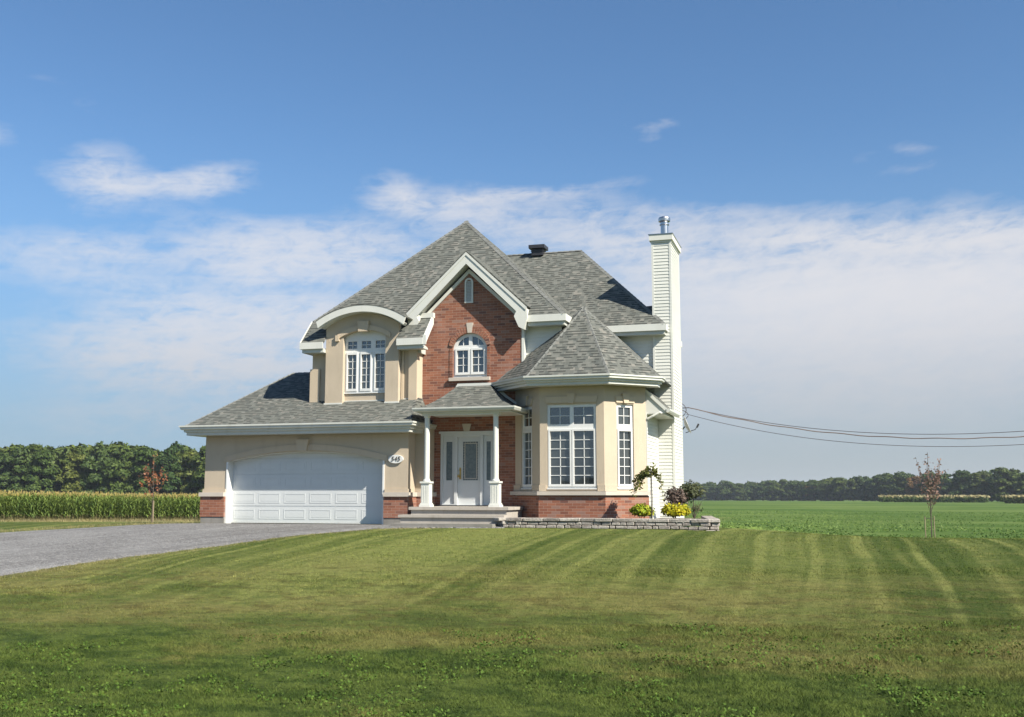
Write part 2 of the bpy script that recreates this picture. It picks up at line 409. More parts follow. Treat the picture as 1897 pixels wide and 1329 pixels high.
m_leaf('leaf_bush', (.06, .075, .035), (.12, .13, .06), .2, False)
m_leaf('leaf_weep', (.09, .12, .025), (.22, .20, .06), .25, False)
m_leaf('corn_leaf', (.075, .13, .024), (.20, .28, .070), .3)
m_leaf('corn_tassel', (.34, .30, .10), (.50, .43, .19), .2)
m_leaf('crop_light', (.10, .165, .035), (.16, .23, .055), .2, False)
m_leaf('crop_dark', (.05, .105, .016), (.09, .155, .028), .2, False)
m_leaf('dry_grass', (.22, .20, .09), (.36, .31, .16), .2, False)

# one calibration of every surface's albedo against the chosen exposure
for _m in M.values():
    _N = NT(_m.node_tree)
    for _n in list(_m.node_tree.nodes):
        for _s in ('Base Color', 'Color'):
            if _n.type in ('BSDF_PRINCIPLED', 'BSDF_TRANSLUCENT') and _s in _n.inputs and _n.inputs[_s].is_linked:
                src = _n.inputs[_s].links[0].from_socket
                k_ = .68 if _m.name in ('shingle', 'shingle_cap') else .87
                _N.put(_n.inputs[_s], _N.mix(1.0, src, (k_ * .97, k_, k_ * 1.04) if k_ == .68 else (k_, k_, k_), 'MULTIPLY'))

# ------------------------------------------------------------------ object helpers
def setp(o, label=None, cat=None, group=None, kind=None):
    if label: o['label'] = label
    if cat: o['category'] = cat
    if group: o['group'] = group
    if kind: o['kind'] = kind
    return o
def empty(name, loc, label=None, cat=None, group=None):
    o = bpy.data.objects.new(name, None); col.objects.link(o); o.location = loc; o.empty_display_size = .2
    return setp(o, label, cat, group)

def auto_uv(bm):
    uvl = bm.loops.layers.uv.verify()
    bm.normal_update()
    for f in bm.faces:
        n = f.normal
        if abs(n.z) > .985: t, b_ = Vector((1, 0, 0)), Vector((0, 1, 0))
        else:
            t = Vector((0, 0, 1)).cross(n).normalized(); b_ = n.cross(t)
        for l in f.loops: l[uvl].uv = (l.vert.co.dot(t), l.vert.co.dot(b_))

def link(name, bm, m, parent=None, label=None, smooth=False):
    auto_uv(bm)
    me = bpy.data.meshes.new(name); bm.to_mesh(me); bm.free()
    for x in (m if isinstance(m, (list, tuple)) else [m]): me.materials.append(M[x])
    if smooth:
        for p in me.polygons: p.use_smooth = True
    o = bpy.data.objects.new(name, me); col.objects.link(o)
    if parent is not None:
        o.parent = parent
        o.matrix_parent_inverse = Matrix.Translation(parent_world(parent)).inverted()
    if label: o['label'] = label
    return o
def parent_world(p):
    v = Vector(p.location)
    return v if p.parent is None else Vector((0, 0, 0))  # children carry identity transforms at house origin

def box(bm, x0, x1, y0, y1, z0, z1, mi=0):
    v = [bm.verts.new(p) for p in ((x0, y0, z0), (x1, y0, z0), (x1, y1, z0), (x0, y1, z0), (x0, y0, z1), (x1, y0, z1), (x1, y1, z1), (x0, y1, z1))]
    for f in ((0, 3, 2, 1), (4, 5, 6, 7), (0, 1, 5, 4), (1, 2, 6, 5), (2, 3, 7, 6), (3, 0, 4, 7)):
        fc = bm.faces.new([v[i] for i in f]); fc.material_index = mi

FRONT = ((1, 0), (0, 0))
def frame_of(fr):
    (ux, uy), (ox, oy) = fr
    return Vector((ux, uy, 0)).normalized(), Vector((ox, oy, 0))
def ext(bm, fr, outer, d0, d1, holes=(), mi=0):
    """extrude a 2D outline (s,z), with holes, between outward depths d0 < d1 along the wall's outward normal"""
    u, o = frame_of(fr); n = Vector((u.y, -u.x, 0))
    loops = [list(outer)] + [list(h) for h in holes]
    tri = tessellate_polygon([[Vector((s, z, 0)) for s, z in l] for l in loops])
    pts = [p for l in loops for p in l]
    def mk(d): return [bm.verts.new(o + u * s + Vector((0, 0, z)) + n * d) for s, z in pts]
    A, B = mk(d1), mk(d0)
    for t in tri:
        a, b_, c = [pts[i] for i in t]
        ar = (b_[0] - a[0]) * (c[1] - a[1]) - (b_[1] - a[1]) * (c[0] - a[0])
        if abs(ar) < 1e-9: continue
        idx = list(t) if ar > 0 else list(reversed(t))
        f = bm.faces.new([A[i] for i in idx]); f.material_index = mi
        f = bm.faces.new([B[i] for i in reversed(idx)]); f.material_index = mi
    k = 0
    for li, l in enumerate(loops):
        m_ = len(l)
        area = sum(l[i][0] * l[(i + 1) % m_][1] - l[(i + 1) % m_][0] * l[i][1] for i in range(m_))
        ccw = (area > 0)
        if li > 0: ccw = not ccw
        for i in range(m_):
            j = (i + 1) % m_
            q = [A[k + i], B[k + i], B[k + j], A[k + j]]
            if not ccw: q.reverse()
            f = bm.faces.new(q); f.material_index = mi
        k += m_
def rect(a, b_, c, d): return [(a, c), (b_, c), (b_, d), (a, d)]
def rbox(bm, fr, s0, s1, z0, z1, d0, d1, mi=0): ext(bm, fr, rect(s0, s1, z0, z1), d0, d1, mi=mi)

def slab(bm, pts, th=.05, mi=0):
    """a roof plane: polygon (counter-clockwise from outside) given thickness downwards along its normal"""
    P = [Vector(p) for p in pts]
    n = Vector((0, 0, 0))
    for i in range(len(P)):
        a, b_ = P[i], P[(i + 1) % len(P)]
        n += a.cross(b_)
    n.normalize()
    A = [bm.verts.new(p) for p in P]; B = [bm.verts.new(p - n * th) for p in P]
    f = bm.faces.new(A); f.material_index = mi
    f = bm.faces.new(list(reversed(B))); f.material_index = mi
    for i in range(len(P)):
        j = (i + 1) % len(P)
        f = bm.faces.new([A[i], B[i], B[j], A[j]]); f.material_index = mi

def tube(bm, pts, r, n=8, r1=None, mi=0, cap=True):
    pts = [Vector(p) for p in pts]
    rings = []
    for i, p in enumerate(pts):
        a = pts[max(0, i - 1)]; b_ = pts[min(len(pts) - 1, i + 1)]
        t = (b_ - a).normalized()
        up = Vector((0, 0, 1)) if abs(t.z) < .9 else Vector((1, 0, 0))
        s = t.cross(up).normalized(); w = s.cross(t)
        rr = r if r1 is None else r + (r1 - r) * i / (len(pts) - 1)
        rings.append([bm.verts.new(p + (s * math.cos(2 * math.pi * k / n) + w * math.sin(2 * math.pi * k / n)) * rr) for k in range(n)])
    for i in range(len(rings) - 1):
        for k in range(n):
            f = bm.faces.new([rings[i][k], rings[i][(k + 1) % n], rings[i + 1][(k + 1) % n], rings[i + 1][k]]); f.material_index = mi
    if cap:
        f = bm.faces.new(list(reversed(rings[0]))); f.material_index = mi
        f = bm.faces.new(rings[-1]); f.material_index = mi
def lathe(bm, c, prof, n=20, mi=0):
    rings = [[bm.verts.new((c[0] + r * math.cos(2 * math.pi * k / n), c[1] + r * math.sin(2 * math.pi * k / n), c[2] + z)) for k in range(n)] for r, z in prof]
    for i in range(len(rings) - 1):
        for k in range(n):
            f = bm.faces.new([rings[i][k], rings[i][(k + 1) % n], rings[i + 1][(k + 1) % n], rings[i + 1][k]]); f.material_index = mi
    bm.faces.new(list(reversed(rings[0]))); bm.faces.new(rings[-1])
def profile_run(bm, path, prof, outs, mi=0):
    """sweep a fascia/gutter profile [(out, z)...] along an eave path [(x,y,z)]; outs = outward mitre vectors per point"""
    rings = []
    for p, o_ in zip(path, outs):
        rings.append([bm.verts.new((p[0] + o_[0] * a, p[1] + o_[1] * a, p[2] + z)) for a, z in prof])
    m_ = len(prof)
    for i in range(len(rings) - 1):
        for k in range(m_):
            q = [rings[i][k], rings[i + 1][k], rings[i + 1][(k + 1) % m_], rings[i][(k + 1) % m_]]
            f = bm.faces.new(q); f.material_index = mi
    bm.faces.new(rings[0]); bm.faces.new(list(reversed(rings[-1])))
    bmesh.ops.recalc_face_normals(bm, faces=bm.faces[:])
def mitre(dirs):
    """dirs = outward unit normals of consecutive eave segments -> mitre vector at each vertex"""
    out = [dirs[0]]
    for a, b_ in zip(dirs, dirs[1:]):
        s = (a[0] + b_[0], a[1] + b_[1]); k = 2 / (s[0] ** 2 + s[1] ** 2)
        out.append((s[0] * k, s[1] * k))
    return out + [dirs[-1]]
def nb(): return bmesh.new()

# ------------------------------------------------------------------ terrain
def interp(t, xs, vs):
    t = np.asarray(t, float)
    i = np.clip(np.searchsorted(xs, t) - 1, 0, len(xs) - 2)
    x0 = np.asarray(xs)[i]; x1 = np.asarray(xs)[i + 1]; v0 = np.asarray(vs)[i]; v1 = np.asarray(vs)[i + 1]
    u = np.clip((t - x0) / (x1 - x0), 0, 1); u = u * u * (3 - 2 * u) * .35 + u * .65
    return v0 + (v1 - v0) * u
def gz(x, y):
    x = np.asarray(x, float); y = np.asarray(y, float)
    L = interp(y, [-200, -30, -18, -13.5, -8.8, -4, -1, 2, 8, 17, 30, 46, 70, 300, 700, 3000],
               [-1.6, -1.45, -1.3, -.88, -.42, -.13, -.02, -.05, -.28, -.5, -.85, -1.12, -1.3, -1.6, -3.6, -12])
    Rr = interp(y, [-200, -30, -18, -13.5, -8.8, -4, -1, 3, 7, 12, 30, 46, 70, 300, 700, 3000],
                [-1.6, -1.45, -1.3, -.93, -.50, -.25, -.2, -.32, -.55, -.85, -1.25, -1.35, -1.4, -1.6, -3.6, -12])
    t = np.clip((x - 9.0) / 6.0, 0, 1); t = t * t * (3 - 2 * t)
    side = np.clip((np.abs(x - 8) - 12) / 30, 0, 1) * .12 * np.clip((y + 25) / 20, 0, 1) * (y < 60)
    return L * (1 - t) + Rr * t - side
def grid_mesh(name, xs, ys, m, dz=0.0, kind='structure', cell=None):
    X, Y = np.meshgrid(xs, ys); Z = gz(X, Y) + (dz(X, Y) if callable(dz) else dz)
    V = np.stack([X.ravel(), Y.ravel(), Z.ravel()], 1)
    nx, ny = len(xs), len(ys)
    F = []
    for j in range(ny - 1):
        for i in range(nx - 1):
            a = j * nx + i; F.append((a, a + 1, a + nx + 1, a + nx))
    me = bpy.data.meshes.new(name); me.from_pydata(V.tolist(), [], F); me.materials.append(M[m])
    for p in me.polygons: p.use_smooth = True
    o = bpy.data.objects.new(name, me); col.objects.link(o); setp(o, kind=kind); return o
LX0, LX1, LY0, LY1 = -34., 46., -44., 6.5
def gdz(X, Y):
    ins = (X > LX0) & (X < LX1) & (Y > LY0) & (Y < LY1)
    return np.where(ins, -.12, -.02)
fx = np.unique(np.concatenate([np.linspace(-1500, -200, 12), np.linspace(-200, -40, 33), np.arange(-40, 60, 1.0), np.linspace(60, 200, 29), np.linspace(200, 1500, 12)]))
fy = np.unique(np.concatenate([np.linspace(-300, -50, 8), np.arange(-50, 80, 1.0), np.linspace(80, 400, 50), np.linspace(400, 1900, 20)]))
grid_mesh('ground', fx, fy, 'field', gdz)
grid_mesh('lawn', np.arange(LX0, LX1 + .01, .5), np.arange(LY0, LY1 + .01, .5), 'lawn', 0.0)

def resample(P, step=.5):
    out = [P[0]]
    for a, b_ in zip(P, P[1:]):
        L = math.dist(a, b_); n = max(1, int(L / step))
        for i in range(1, n + 1): out.append((a[0] + (b_[0] - a[0]) * i / n, a[1] + (b_[1] - a[1]) * i / n))
    return out
near_edge = [(4.9, -1.45), (3.2, -1.6), (1.75, -2.1), (.65, -4.65), (-.05, -7.1), (-.7, -9.1), (-1.4, -10.6), (-2.1, -12.0), (-3.4, -15), (-4.6, -20), (-5, -30), (-5, -43)]
far_edge = [(4.9, -.02), (1.7, -.02), (-5.0, -.02), (-6.4, -1.6), (-8.3, -4.6), (-9.4, -6.5), (-10.6, -9.5), (-11.4, -12), (-12, -15), (-12.6, -20), (-13, -30), (-13, -43)]
def param(P, n):
    Q = resample(P, .2); L = [0]
    for a, b_ in zip(Q, Q[1:]): L.append(L[-1] + math.dist(a, b_))
    return [(float(np.interp(t, L, [q[0] for q in Q])), float(np.interp(t, L, [q[1] for q in Q]))) for t in np.linspace(0, L[-1], n)]
def drive():
    # rows keyed by the listed points so both edges stay in step
    rows_n, rows_f = [], []
    rnd = random.Random(3)
    for i in range(len(near_edge) - 1):
        a, b_, c, d = near_edge[i], near_edge[i + 1], far_edge[i], far_edge[i + 1]
        k = max(2, int(max(math.dist(a, b_), math.dist(c, d)) / .15))
        for j in range(k):
            t = j / k
            rows_n.append((a[0] + (b_[0] - a[0]) * t + rnd.gauss(0, .035), a[1] + (b_[1] - a[1]) * t + rnd.gauss(0, .035)))
            rows_f.append((c[0] + (d[0] - c[0]) * t, c[1] + (d[1] - c[1]) * t))
    m_ = 24; V = []; F = []
    for a, b_ in zip(rows_n, rows_f):
        for q in range(m_ + 1):
            t = q / m_; x = a[0] + (b_[0] - a[0]) * t; y = a[1] + (b_[1] - a[1]) * t
            edge = min(t, 1 - t) * m_
            V.append((x, y, float(gz(x, y)) + (.02 if edge > 0 else -.02)))
    for r in range(len(rows_n) - 1):
        for q in range(m_):
            a = r * (m_ + 1) + q; F.append((a, a + m_ + 1, a + m_ + 2, a + 1))
    me = bpy.data.meshes.new('driveway'); me.from_pydata(V, [], F); me.materials.append(M['gravel'])
    bm = nb(); bm.from_mesh(me); bmesh.ops.recalc_face_normals(bm, faces=bm.faces[:])
    if sum(f.normal.z for f in bm.faces) < 0: bmesh.ops.reverse_faces(bm, faces=bm.faces[:])
    bm.to_mesh(me); bm.free()
    o = bpy.data.objects.new('driveway', me); col.objects.link(o); setp(o, kind='structure')
drive()

# ------------------------------------------------------------------ the house
H = empty('house', (0, 0, 0), 'two-storey brick and beige stucco house with grey shingle roofs and tall white chimney', 'house')
WHOLE = {'brick_arch', 'glass_caming', 'muntin', 'pane', 'garage_door', 'gable_vent', 'siding_wall', 'chimney', 'hip_cap', 'main_roof', 'roof_vent', 'garage_wall', 'brick_wall', 'window', 'door_handle'}
def part(name, bm, m, parent=H, label=None, smooth=False):
    """one mesh per piece: loose pieces that do not touch become parts of their own"""
    if name in WHOLE: return link(name, bm, m, parent, label, smooth)
    seen = set(); isl = []
    bm.verts.index_update(); bm.verts.ensure_lookup_table()
    for v in bm.verts:
        if v in seen: continue
        st = [v]; seen.add(v); grp = []
        while st:
            w = st.pop(); grp.append(w)
            for e in w.link_edges:
                o_ = e.other_vert(w)
                if o_ not in seen: seen.add(o_); st.append(o_)
        lo = [min(q.co[i] for q in grp) for i in range(3)]; hi = [max(q.co[i] for q in grp) for i in range(3)]
        isl.append([[q.index for q in grp], lo, hi])
    par = list(range(len(isl)))
    def fnd(i):
        while par[i] != i: i = par[i]
        return i
    for i in range(len(isl)):
        for j in range(i):
            if all(isl[i][1][k] <= isl[j][2][k] + .03 and isl[j][1][k] <= isl[i][2][k] + .03 for k in range(3)): par[fnd(i)] = fnd(j)
    roots = sorted(set(fnd(i) for i in range(len(isl))))
    if len(roots) == 1: return link(name, bm, m, parent, label, smooth)
    first = None
    for r_ in roots:
        c = bm.copy(); c.verts.ensure_lookup_table()
        keep = set(k for i in range(len(isl)) if fnd(i) == r_ for k in isl[i][0])
        bmesh.ops.delete(c, geom=[v for v in c.verts if v.index not in keep], context='VERTS')
        o = link(name, c, m, parent, label, smooth); first = first or o
    bm.free(); return first

def arc_pts(x0, x1, z0, zt, n=16):
    """arc from (x1,z0) over the top zt to (x0,z0)"""
    c = (x1 - x0) / 2; s = zt - z0; r = (c * c + s * s) / (2 * s); xc = (x0 + x1) / 2; zc = zt - r
    a0 = math.asin(min(1.0, c / r)) if s <= c else math.pi - math.asin(c / r)
    return [(xc + r * math.sin(a0 - 2 * a0 * i / n), zc + r * math.cos(a0 - 2 * a0 * i / n)) for i in range(n + 1)]
def arch_poly(x0, x1, zb, z0, zt, n=16): return [(x0, zb), (x1, zb)] + arc_pts(x0, x1, z0, zt, n)

# --- garage (front plane y = 0)
GL, GR = -4.96, 1.62
b = nb()
ops = arch_poly(-4.20, .88, .02, 1.86, 2.10, 18)
ext(b, FRONT, [(GL, .90), (-4.20, .90)] + list(reversed(arc_pts(-4.20, .88, 1.86, 2.10, 18))) + [(.88, .90), (GR, .90), (GR, 2.75), (GL, 2.75)], -.3, 0)
box(b, GL, GL + .25, .3, 6.4, .90, 2.75); box(b, GR - .3, GR, .3, .60, .90, 2.75); box(b, GR - .3, 1.93, .55, 1.28, .90, 2.75); box(b, GL + .25, -1.9, 6.15, 6.4, .9, 2.75)
rbox(b, FRONT, GL - .03, -4.22, .90, 1.0, -.2, .05); rbox(b, FRONT, .93, GR + .03, .90, 1.0, -.2, .05)
part('garage_wall', b, 'stucco')
# trim band that follows the arch, key block over the door
b = nb()
ext(b, FRONT, arc_pts(-4.30, .98, 1.95, 2.30, 18) + list(reversed(arc_pts(-4.30, .98, 1.78, 2.12, 18))), 0, .025)
ext(b, FRONT, [(-1.83, 2.10), (-1.55, 2.10), (-1.48, 2.44), (-1.90, 2.44)], 0, .10)
part('garage_lintel', b, 'stucco_light')
# pilaster at garage's right corner
b = nb()
for s0, s1 in ((GL - .10, -4.22), (.92, GR + .10)): rbox(b, FRONT, s0, s1, .78, .90, -.2, .14)
box(b, GL - .13, GL + .2, .2, 6.45, .78, .90); box(b, GR - .1, GR + .10, .2, .56, .78, .90); box(b, GR - .1, 2.02, .47, 1.27, .78, .90)
part('stone_band', b, 'precast')
b = nb()
for s0, s1 in ((GL - .07, -4.22), (.92, GR + .07)): rbox(b, FRONT, s0, s1, .18, .78, -.2, .09)
box(b, GL - .07, GL + .2, .2, 6.4, .18, .78); box(b, GR - .1, GR + .07, .2, .53, .18, .78); box(b, GR - .1, 1.99, .50, 1.27, .18, .78)
part('brick_base', b, 'brick')
b = nb()
for s0, s1 in ((GL - .05, -4.22), (.92, GR + .05)): rbox(b, FRONT, s0, s1, -.6, .18, -.2, .07)
box(b, GL - .05, GL + .2, .2, 6.4, -.6, .18); box(b, GR - .1, GR + .05, .2, 1.2, -.4, .18)
part('foundation', b, 'concrete')
# door frame (white jambs) and sectional door
b = nb()
for s0, s1 in ((-4.222, -4.17), (.85, .902)): rbox(b, FRONT, s0, s1, -.02, 1.87, -.29, .02)
ext(b, FRONT, arc_pts(-4.22, .90, 1.87, 2.115, 18) + list(reversed(arc_pts(-4.17, .85, 1.83, 2.07, 18))), -.29, -.10)
part('garage_door_frame', b, 'window_white')
b = nb()
rbox(b, FRONT, -4.2, .9, 0.015, 2.25, -.34, -.29)
pw = 5.02 / 6
for r_ in range(5):
    z0 = .03 + r_ * .47
    rbox(b, FRONT, -4.17, .85, z0 + .005, z0 + .455, -.29, -.278)
    for c in range(6):
        s0 = -4.17 + c * pw + .07; s1 = s0 + pw - .14; q0, q1 = z0 + .085, z0 + .375
        if q1 > 2.2: continue
        # raised moulding frame round each panel
        ext(b, FRONT, rect(s0, s1, q0, q1), -.278, -.272, holes=[rect(s0 + .035, s1 - .035, q0 + .035, q1 - .035)])
        rbox(b, FRONT, s0 + .055, s1 - .055, q0 + .055, q1 - .055, -.278, -.274)
gd = part('garage_door', b, 'door_white')
b = nb(); rbox(b, FRONT, -4.17, .85, .0, .03, -.30, -.26); part('door_seal', b, 'window_white', gd)

# garage roof
gs = .55
b = nb()
E0, EZ = -.5, 2.88
fl, frr = (-5.38, E0, EZ), (1.88, E0, EZ)
ry = 3.0; rz = EZ + gs * (ry - E0)
rl = (-3.72, ry, rz)
slab(b, [fl, frr, (1.45, .78, EZ + gs * 1.28), (1.45, 1.3, EZ + gs * 1.8), (1.3, ry, rz), rl])
slab(b, [(-5.38, 6.5, EZ), fl, rl]); slab(b, [(-3.0, 6.5, EZ), (-5.38, 6.5, EZ), rl, (-1.0, ry, rz), (-1.0, 6.5, EZ)])
slab(b, [frr, (1.88, 1.29, EZ), (1.45, 1.29, EZ + gs * 1.8), (1.45, .78, EZ + gs * 1.28)])
part('garage_roof', b, 'shingle')
b = nb()
d = mitre([(-1, 0), (0, -1), (1, 0)])
prof = [(0, .0), (.13, .0), (.13, -.045), (.10, -.06), (.10, -.11), (.06, -.13), (0, -.13)]
pth = [(-5.38, 6.5, EZ), fl, frr, (1.88, 1.28, EZ)]
profile_run(b, pth, prof, d)
gg = part('gutter', b, 'gutter_white')
b = nb(); profile_run(b, pth, [(0, -.13), (.02, -.13), (.02, -.19), (-.04, -.21), (-.04, -.29), (-.44, -.29), (-.44, -.24), (-.08, -.13)], d)
part('soffit_and_fascia', b, 'gutter_white')

# --- left wing, upper floor (wall y = .9), between the two roof rakes
WL, WR, WY = -1.92, 1.50, .9
b = nb()
box(b, WL, WR, WY, 8.6, 3.3, 5.25)
part('wing_wall', b, 'stucco')
b = nb()  # corner pilasters of the wing
rbox(b, ((1, 0), (0, WY)), WL - .04, WL + .28, 3.45, 4.62, 0, .07)
rbox(b, ((1, 0), (0, WY)), WL - .08, WL + .34, 3.42, 3.56, 0, .11)
rbox(b, ((1, 0), (0, WY)), WR - .23, WR + .03, 3.5, 5.12, 0, .08)
box(b, WR, WR + .03, WY, 1.28, 3.55, 5.12)
rbox(b, ((1, 0), (0, WY)), 1.02, 1.10, 3.6, 5.12, 0, .04)
part('corner_pilaster', b, 'stucco_light')

# dormer: projecting bay with curved roof
DY = .68; DF = ((1, 0), (0, DY))
arcw = arc_pts(-1.37, 1.00, 5.90, 6.25, 20)
hole = arch_poly(-.80, .58, 3.66, 5.56, 5.74, 14)
b = nb()
ext(b, DF, [(-1.37, 3.30), (-.80, 3.30)] + list(reversed(arc_pts(-.80, .58, 5.56, 5.74, 14))) + [(.58, 3.30), (1.00, 3.30)] + arcw, -.20, 0)
box(b, -1.37, 1.0, .88, 1.7, 5.75, 5.95)
rbox(b, DF, -.80, .58, 3.3, 3.85, -.3, -.17)
box(b, -1.37, -1.1, .86, 1.5, 3.3, 5.9); box(b, .75, 1.0, .86, 1.5, 3.3, 5.9)
part('dormer_wall', b, 'stucco')
b = nb()   # arched lintel with key block, base flashing course
a_o = arc_pts(-.98, .74, 5.62, 5.88, 14); a_i = arc_pts(-.98, .74, 5.47, 5.73, 14)
ext(b, DF, a_o + list(reversed(a_i)), 0, .05)
rbox(b, DF, -1.04, -.92, 5.42, 5.60, 0, .07)
ext(b, DF, [(-.27, 5.68), (.03, 5.68), (.07, 5.99), (-.31, 5.99)], 0, .11)
part('dormer_lintel', b, 'stucco_light')
b = nb()
for s0, s1 in ((-1.40, -.80), (.57, 1.03)): ext(b, DF, rect(s0, s1, 3.42, 3.56), -.02, .02)
rbox(b, DF, -.80, .58, 3.56, 3.63, -.17, -.14); rbox(b, ((1, 0), (0, WY)), 1.0, 1.5, 3.58, 3.66, 0, .03)
part('base_flashing', b, 'white_trim')
# curved roof
b = nb()
fo = arc_pts(-1.56, 1.34, 6.03, 6.46, 24)
for (x0_, z0_), (x1_, z1_) in zip(fo, fo[1:]):
    slab(b, [(x0_, .34, z0_), (x0_, 2.2, z0_), (x1_, 2.2, z1_), (x1_, .34, z1_)], .03)
part('dormer_roof', b, 'shingle', smooth=False)
b = nb()
fi = arc_pts(-1.50, 1.28, 5.87, 6.28, 24)
ext(b, FRONT, arc_pts(-1.555, 1.335, 6.0, 6.43, 24) + list(reversed(arc_pts(-1.49, 1.27, 5.80, 6.24, 24))), -.40, -.345)
ext(b, FRONT, arc_pts(-1.48, 1.26, 5.86, 6.30, 24) + list(reversed(arc_pts(-1.42, 1.20, 5.80, 6.24, 24))), -.70, -.40)
part('curved_fascia', b, 'white_trim')

# --- main roof (pyramid over the left and middle)
S = 1.034
def zA(y): return 5.45 + (y - .55) * S
AP = (1.62, 5.0, zA(5.0))
b = nb()
JL = (-2.12, 1.25, zA(1.25))
slab(b, [(x_, y_, zA(y_)) for x_, y_ in ((-2.12, .5), (-1.375, .5), (-1.375, .95), (1.005, .95), (1.005, .5), (1.83, .5), (1.83, 1.32), (4.66, 1.32), (4.66, 1.1), (5.97, 1.1))] + [AP, JL])
slab(b, [(-2.12, 8.75, zA(1.25)), JL, AP])
slab(b, [(5.97, 1.1, zA(1.1)), (5.97, 8.9, zA(1.1)), AP])
slab(b, [(5.97, 8.9, zA(1.1)), (1.83, 8.9, zA(1.1)), (1.83, 9.5, zA(.5)), (-2.12, 9.5, zA(.5)), (-2.12, 8.75, zA(1.25)), AP])
mr = part('main_roof', b, 'shingle')
def hipcap(b, p, q, w=.085, n=None):
    p, q = Vector(p), Vector(q); L = (q - p).length; n = n or int(L / .2)
    t = (q - p).normalized(); s = t.cross(Vector((0, 0, 1))).normalized(); up = s.cross(t)
    for i in range(n):
        a = p + (q - p) * (i / n); c = p + (q - p) * ((i + 1.15) / n)
        h0, h1 = .006, .018
        v = [a - s * w + up * (h1 - .055), a + up * h1, a + s * w + up * (h1 - .055), c + s * w + up * (h0 - .055), c + up * h0, c - s * w + up * (h0 - .055)]
        V = [b.verts.new(x) for x in v]
        b.faces.new([V[0], V[1], V[4], V[5]]); b.faces.new([V[1], V[2], V[3], V[4]])
# rear-right roof
BE, BX = 3.2, 8.55
BZ = 5.93; bs = .97
ER = (BX - 3.3, BE + 3.3, BZ + bs * 3.3)
ELF = (1.8, BE + 3.3, BZ + bs * 3.3)
b = nb()
slab(b, [(2.0, BE, BZ), (BX, BE, BZ), ER, ELF])
slab(b, [(BX, BE, BZ), (BX, 5.3, BZ), (8.22, 5.3, BZ + bs * .33), (8.22, 9.47, BZ + bs * .33), ER])
slab(b, [(8.22, 9.47, BZ + bs * .33), (2.0, 9.47, BZ + bs * .33), ELF, ER])
# cricket behind the chimney
slab(b, [(8.16, 3.7, BZ + bs * .39 - .02), (8.16, 4.45, 6.72), (7.75, 4.45, 6.70)], .02)
slab(b, [(8.16, 4.45, 6.72), (8.16, 5.3, BZ + bs * .39 - .02), (7.75, 4.45, 6.70)], .02)
br_ = part('rear_roof', b, 'shingle')
b = nb(); hipcap(b, (5.97, 1.1, zA(1.1)), AP); hipcap(b, JL, AP); part('hip_cap', b, 'shingle_cap', mr)
b = nb(); hipcap(b, (BX, BE, BZ), ER); hipcap(b, ELF, ER); part('hip_cap', b, 'shingle_cap', br_)
b = nb(); hipcap(b, fl, rl); hipcap(b, rl, (-1.9, ry, rz)); part('hip_cap', b, 'shingle_cap')
# fascia, soffit, rakes
FP = [(0, 0), (.03, 0), (.03, -.20), (0, -.20)]
FP2 = [(0, -.20), (-.03, -.20), (-.03, -.31), (-.40, -.31), (-.40, -.26), (-.06, -.18)]
def eave(path, dirs, z, f=FP, f2=FP2, nm='fascia'):
    p = [(x, y, z) for x, y in path]; m_ = mitre(dirs)
    b = nb(); profile_run(b, p, f, m_); o = part(nm, b, 'white_trim')
    if f2:
        b = nb(); profile_run(b, p, f2, m_); part('soffit', b, 'soffit')
eave([(-2.12, 9.4), (-2.12, .5), (-1.38, .5)], [(-1, 0), (0, -1)], zA(.5) - .0)
eave([(1.01, .5), (1.84, .5)], [(0, -1)], zA(.5) - .0)
eave([(4.85, 1.1), (5.97, 1.1), (5.97, 3.3)], [(0, -1), (1, 0)], zA(1.1) - .01)
eave([(5.2, BE), (BX, BE), (BX, 3.56)], [(0, -1), (1, 0)], BZ - .005)
eave([(8.22, 5.42), (8.22, 9.45)], [(1, 0)], BZ + bs * .33 - .01)
b = nb()
slab(b, [(1.84, .48, zA(.48) - .18), (1.94, .48, zA(.48) - .18), (1.94, .48, zA(.48) + .10), (1.84, .48, zA(.48) + .10)], .03)
# white rake boards climbing the two cut roof ends
for x0_, x1_, dq in ((1.84, 1.90, .24), (-2.155, -2.13, .14)):
    yy0, yy1 = .49, 1.22
    V = [b.verts.new(p) for p in ((x0_, yy0, zA(yy0) - dq), (x1_, yy0, zA(yy0) - dq), (x1_, yy1, zA(yy1) - dq), (x0_, yy1, zA(yy1) - dq),
                                  (x0_, yy0, zA(yy0) + .03), (x1_, yy0, zA(yy0) + .03), (x1_, yy1, zA(yy1) + .03), (x0_, yy1, zA(yy1) + .03))]
    for f in ((0, 3, 2, 1), (4, 5, 6, 7), (0, 1, 5, 4), (1, 2, 6, 5), (2, 3, 7, 6), (3, 0, 4, 7)): b.faces.new([V[i] for i in f])
box(b, 1.50, 1.91, 1.14, 1.29, zA(1.2) - .03, zA(1.2) + .12)
part('rake_board', b, 'white_trim')
b = nb()
V = [(1.50, WY, 5.12), (1.82, WY, 5.12), (1.82, 1.29, 5.12), (1.50, 1.29, 5.12)]
box(b, 1.45, 1.62, .9, 1.29, 5.0, 5.15)
part('soffit', b, 'soffit')

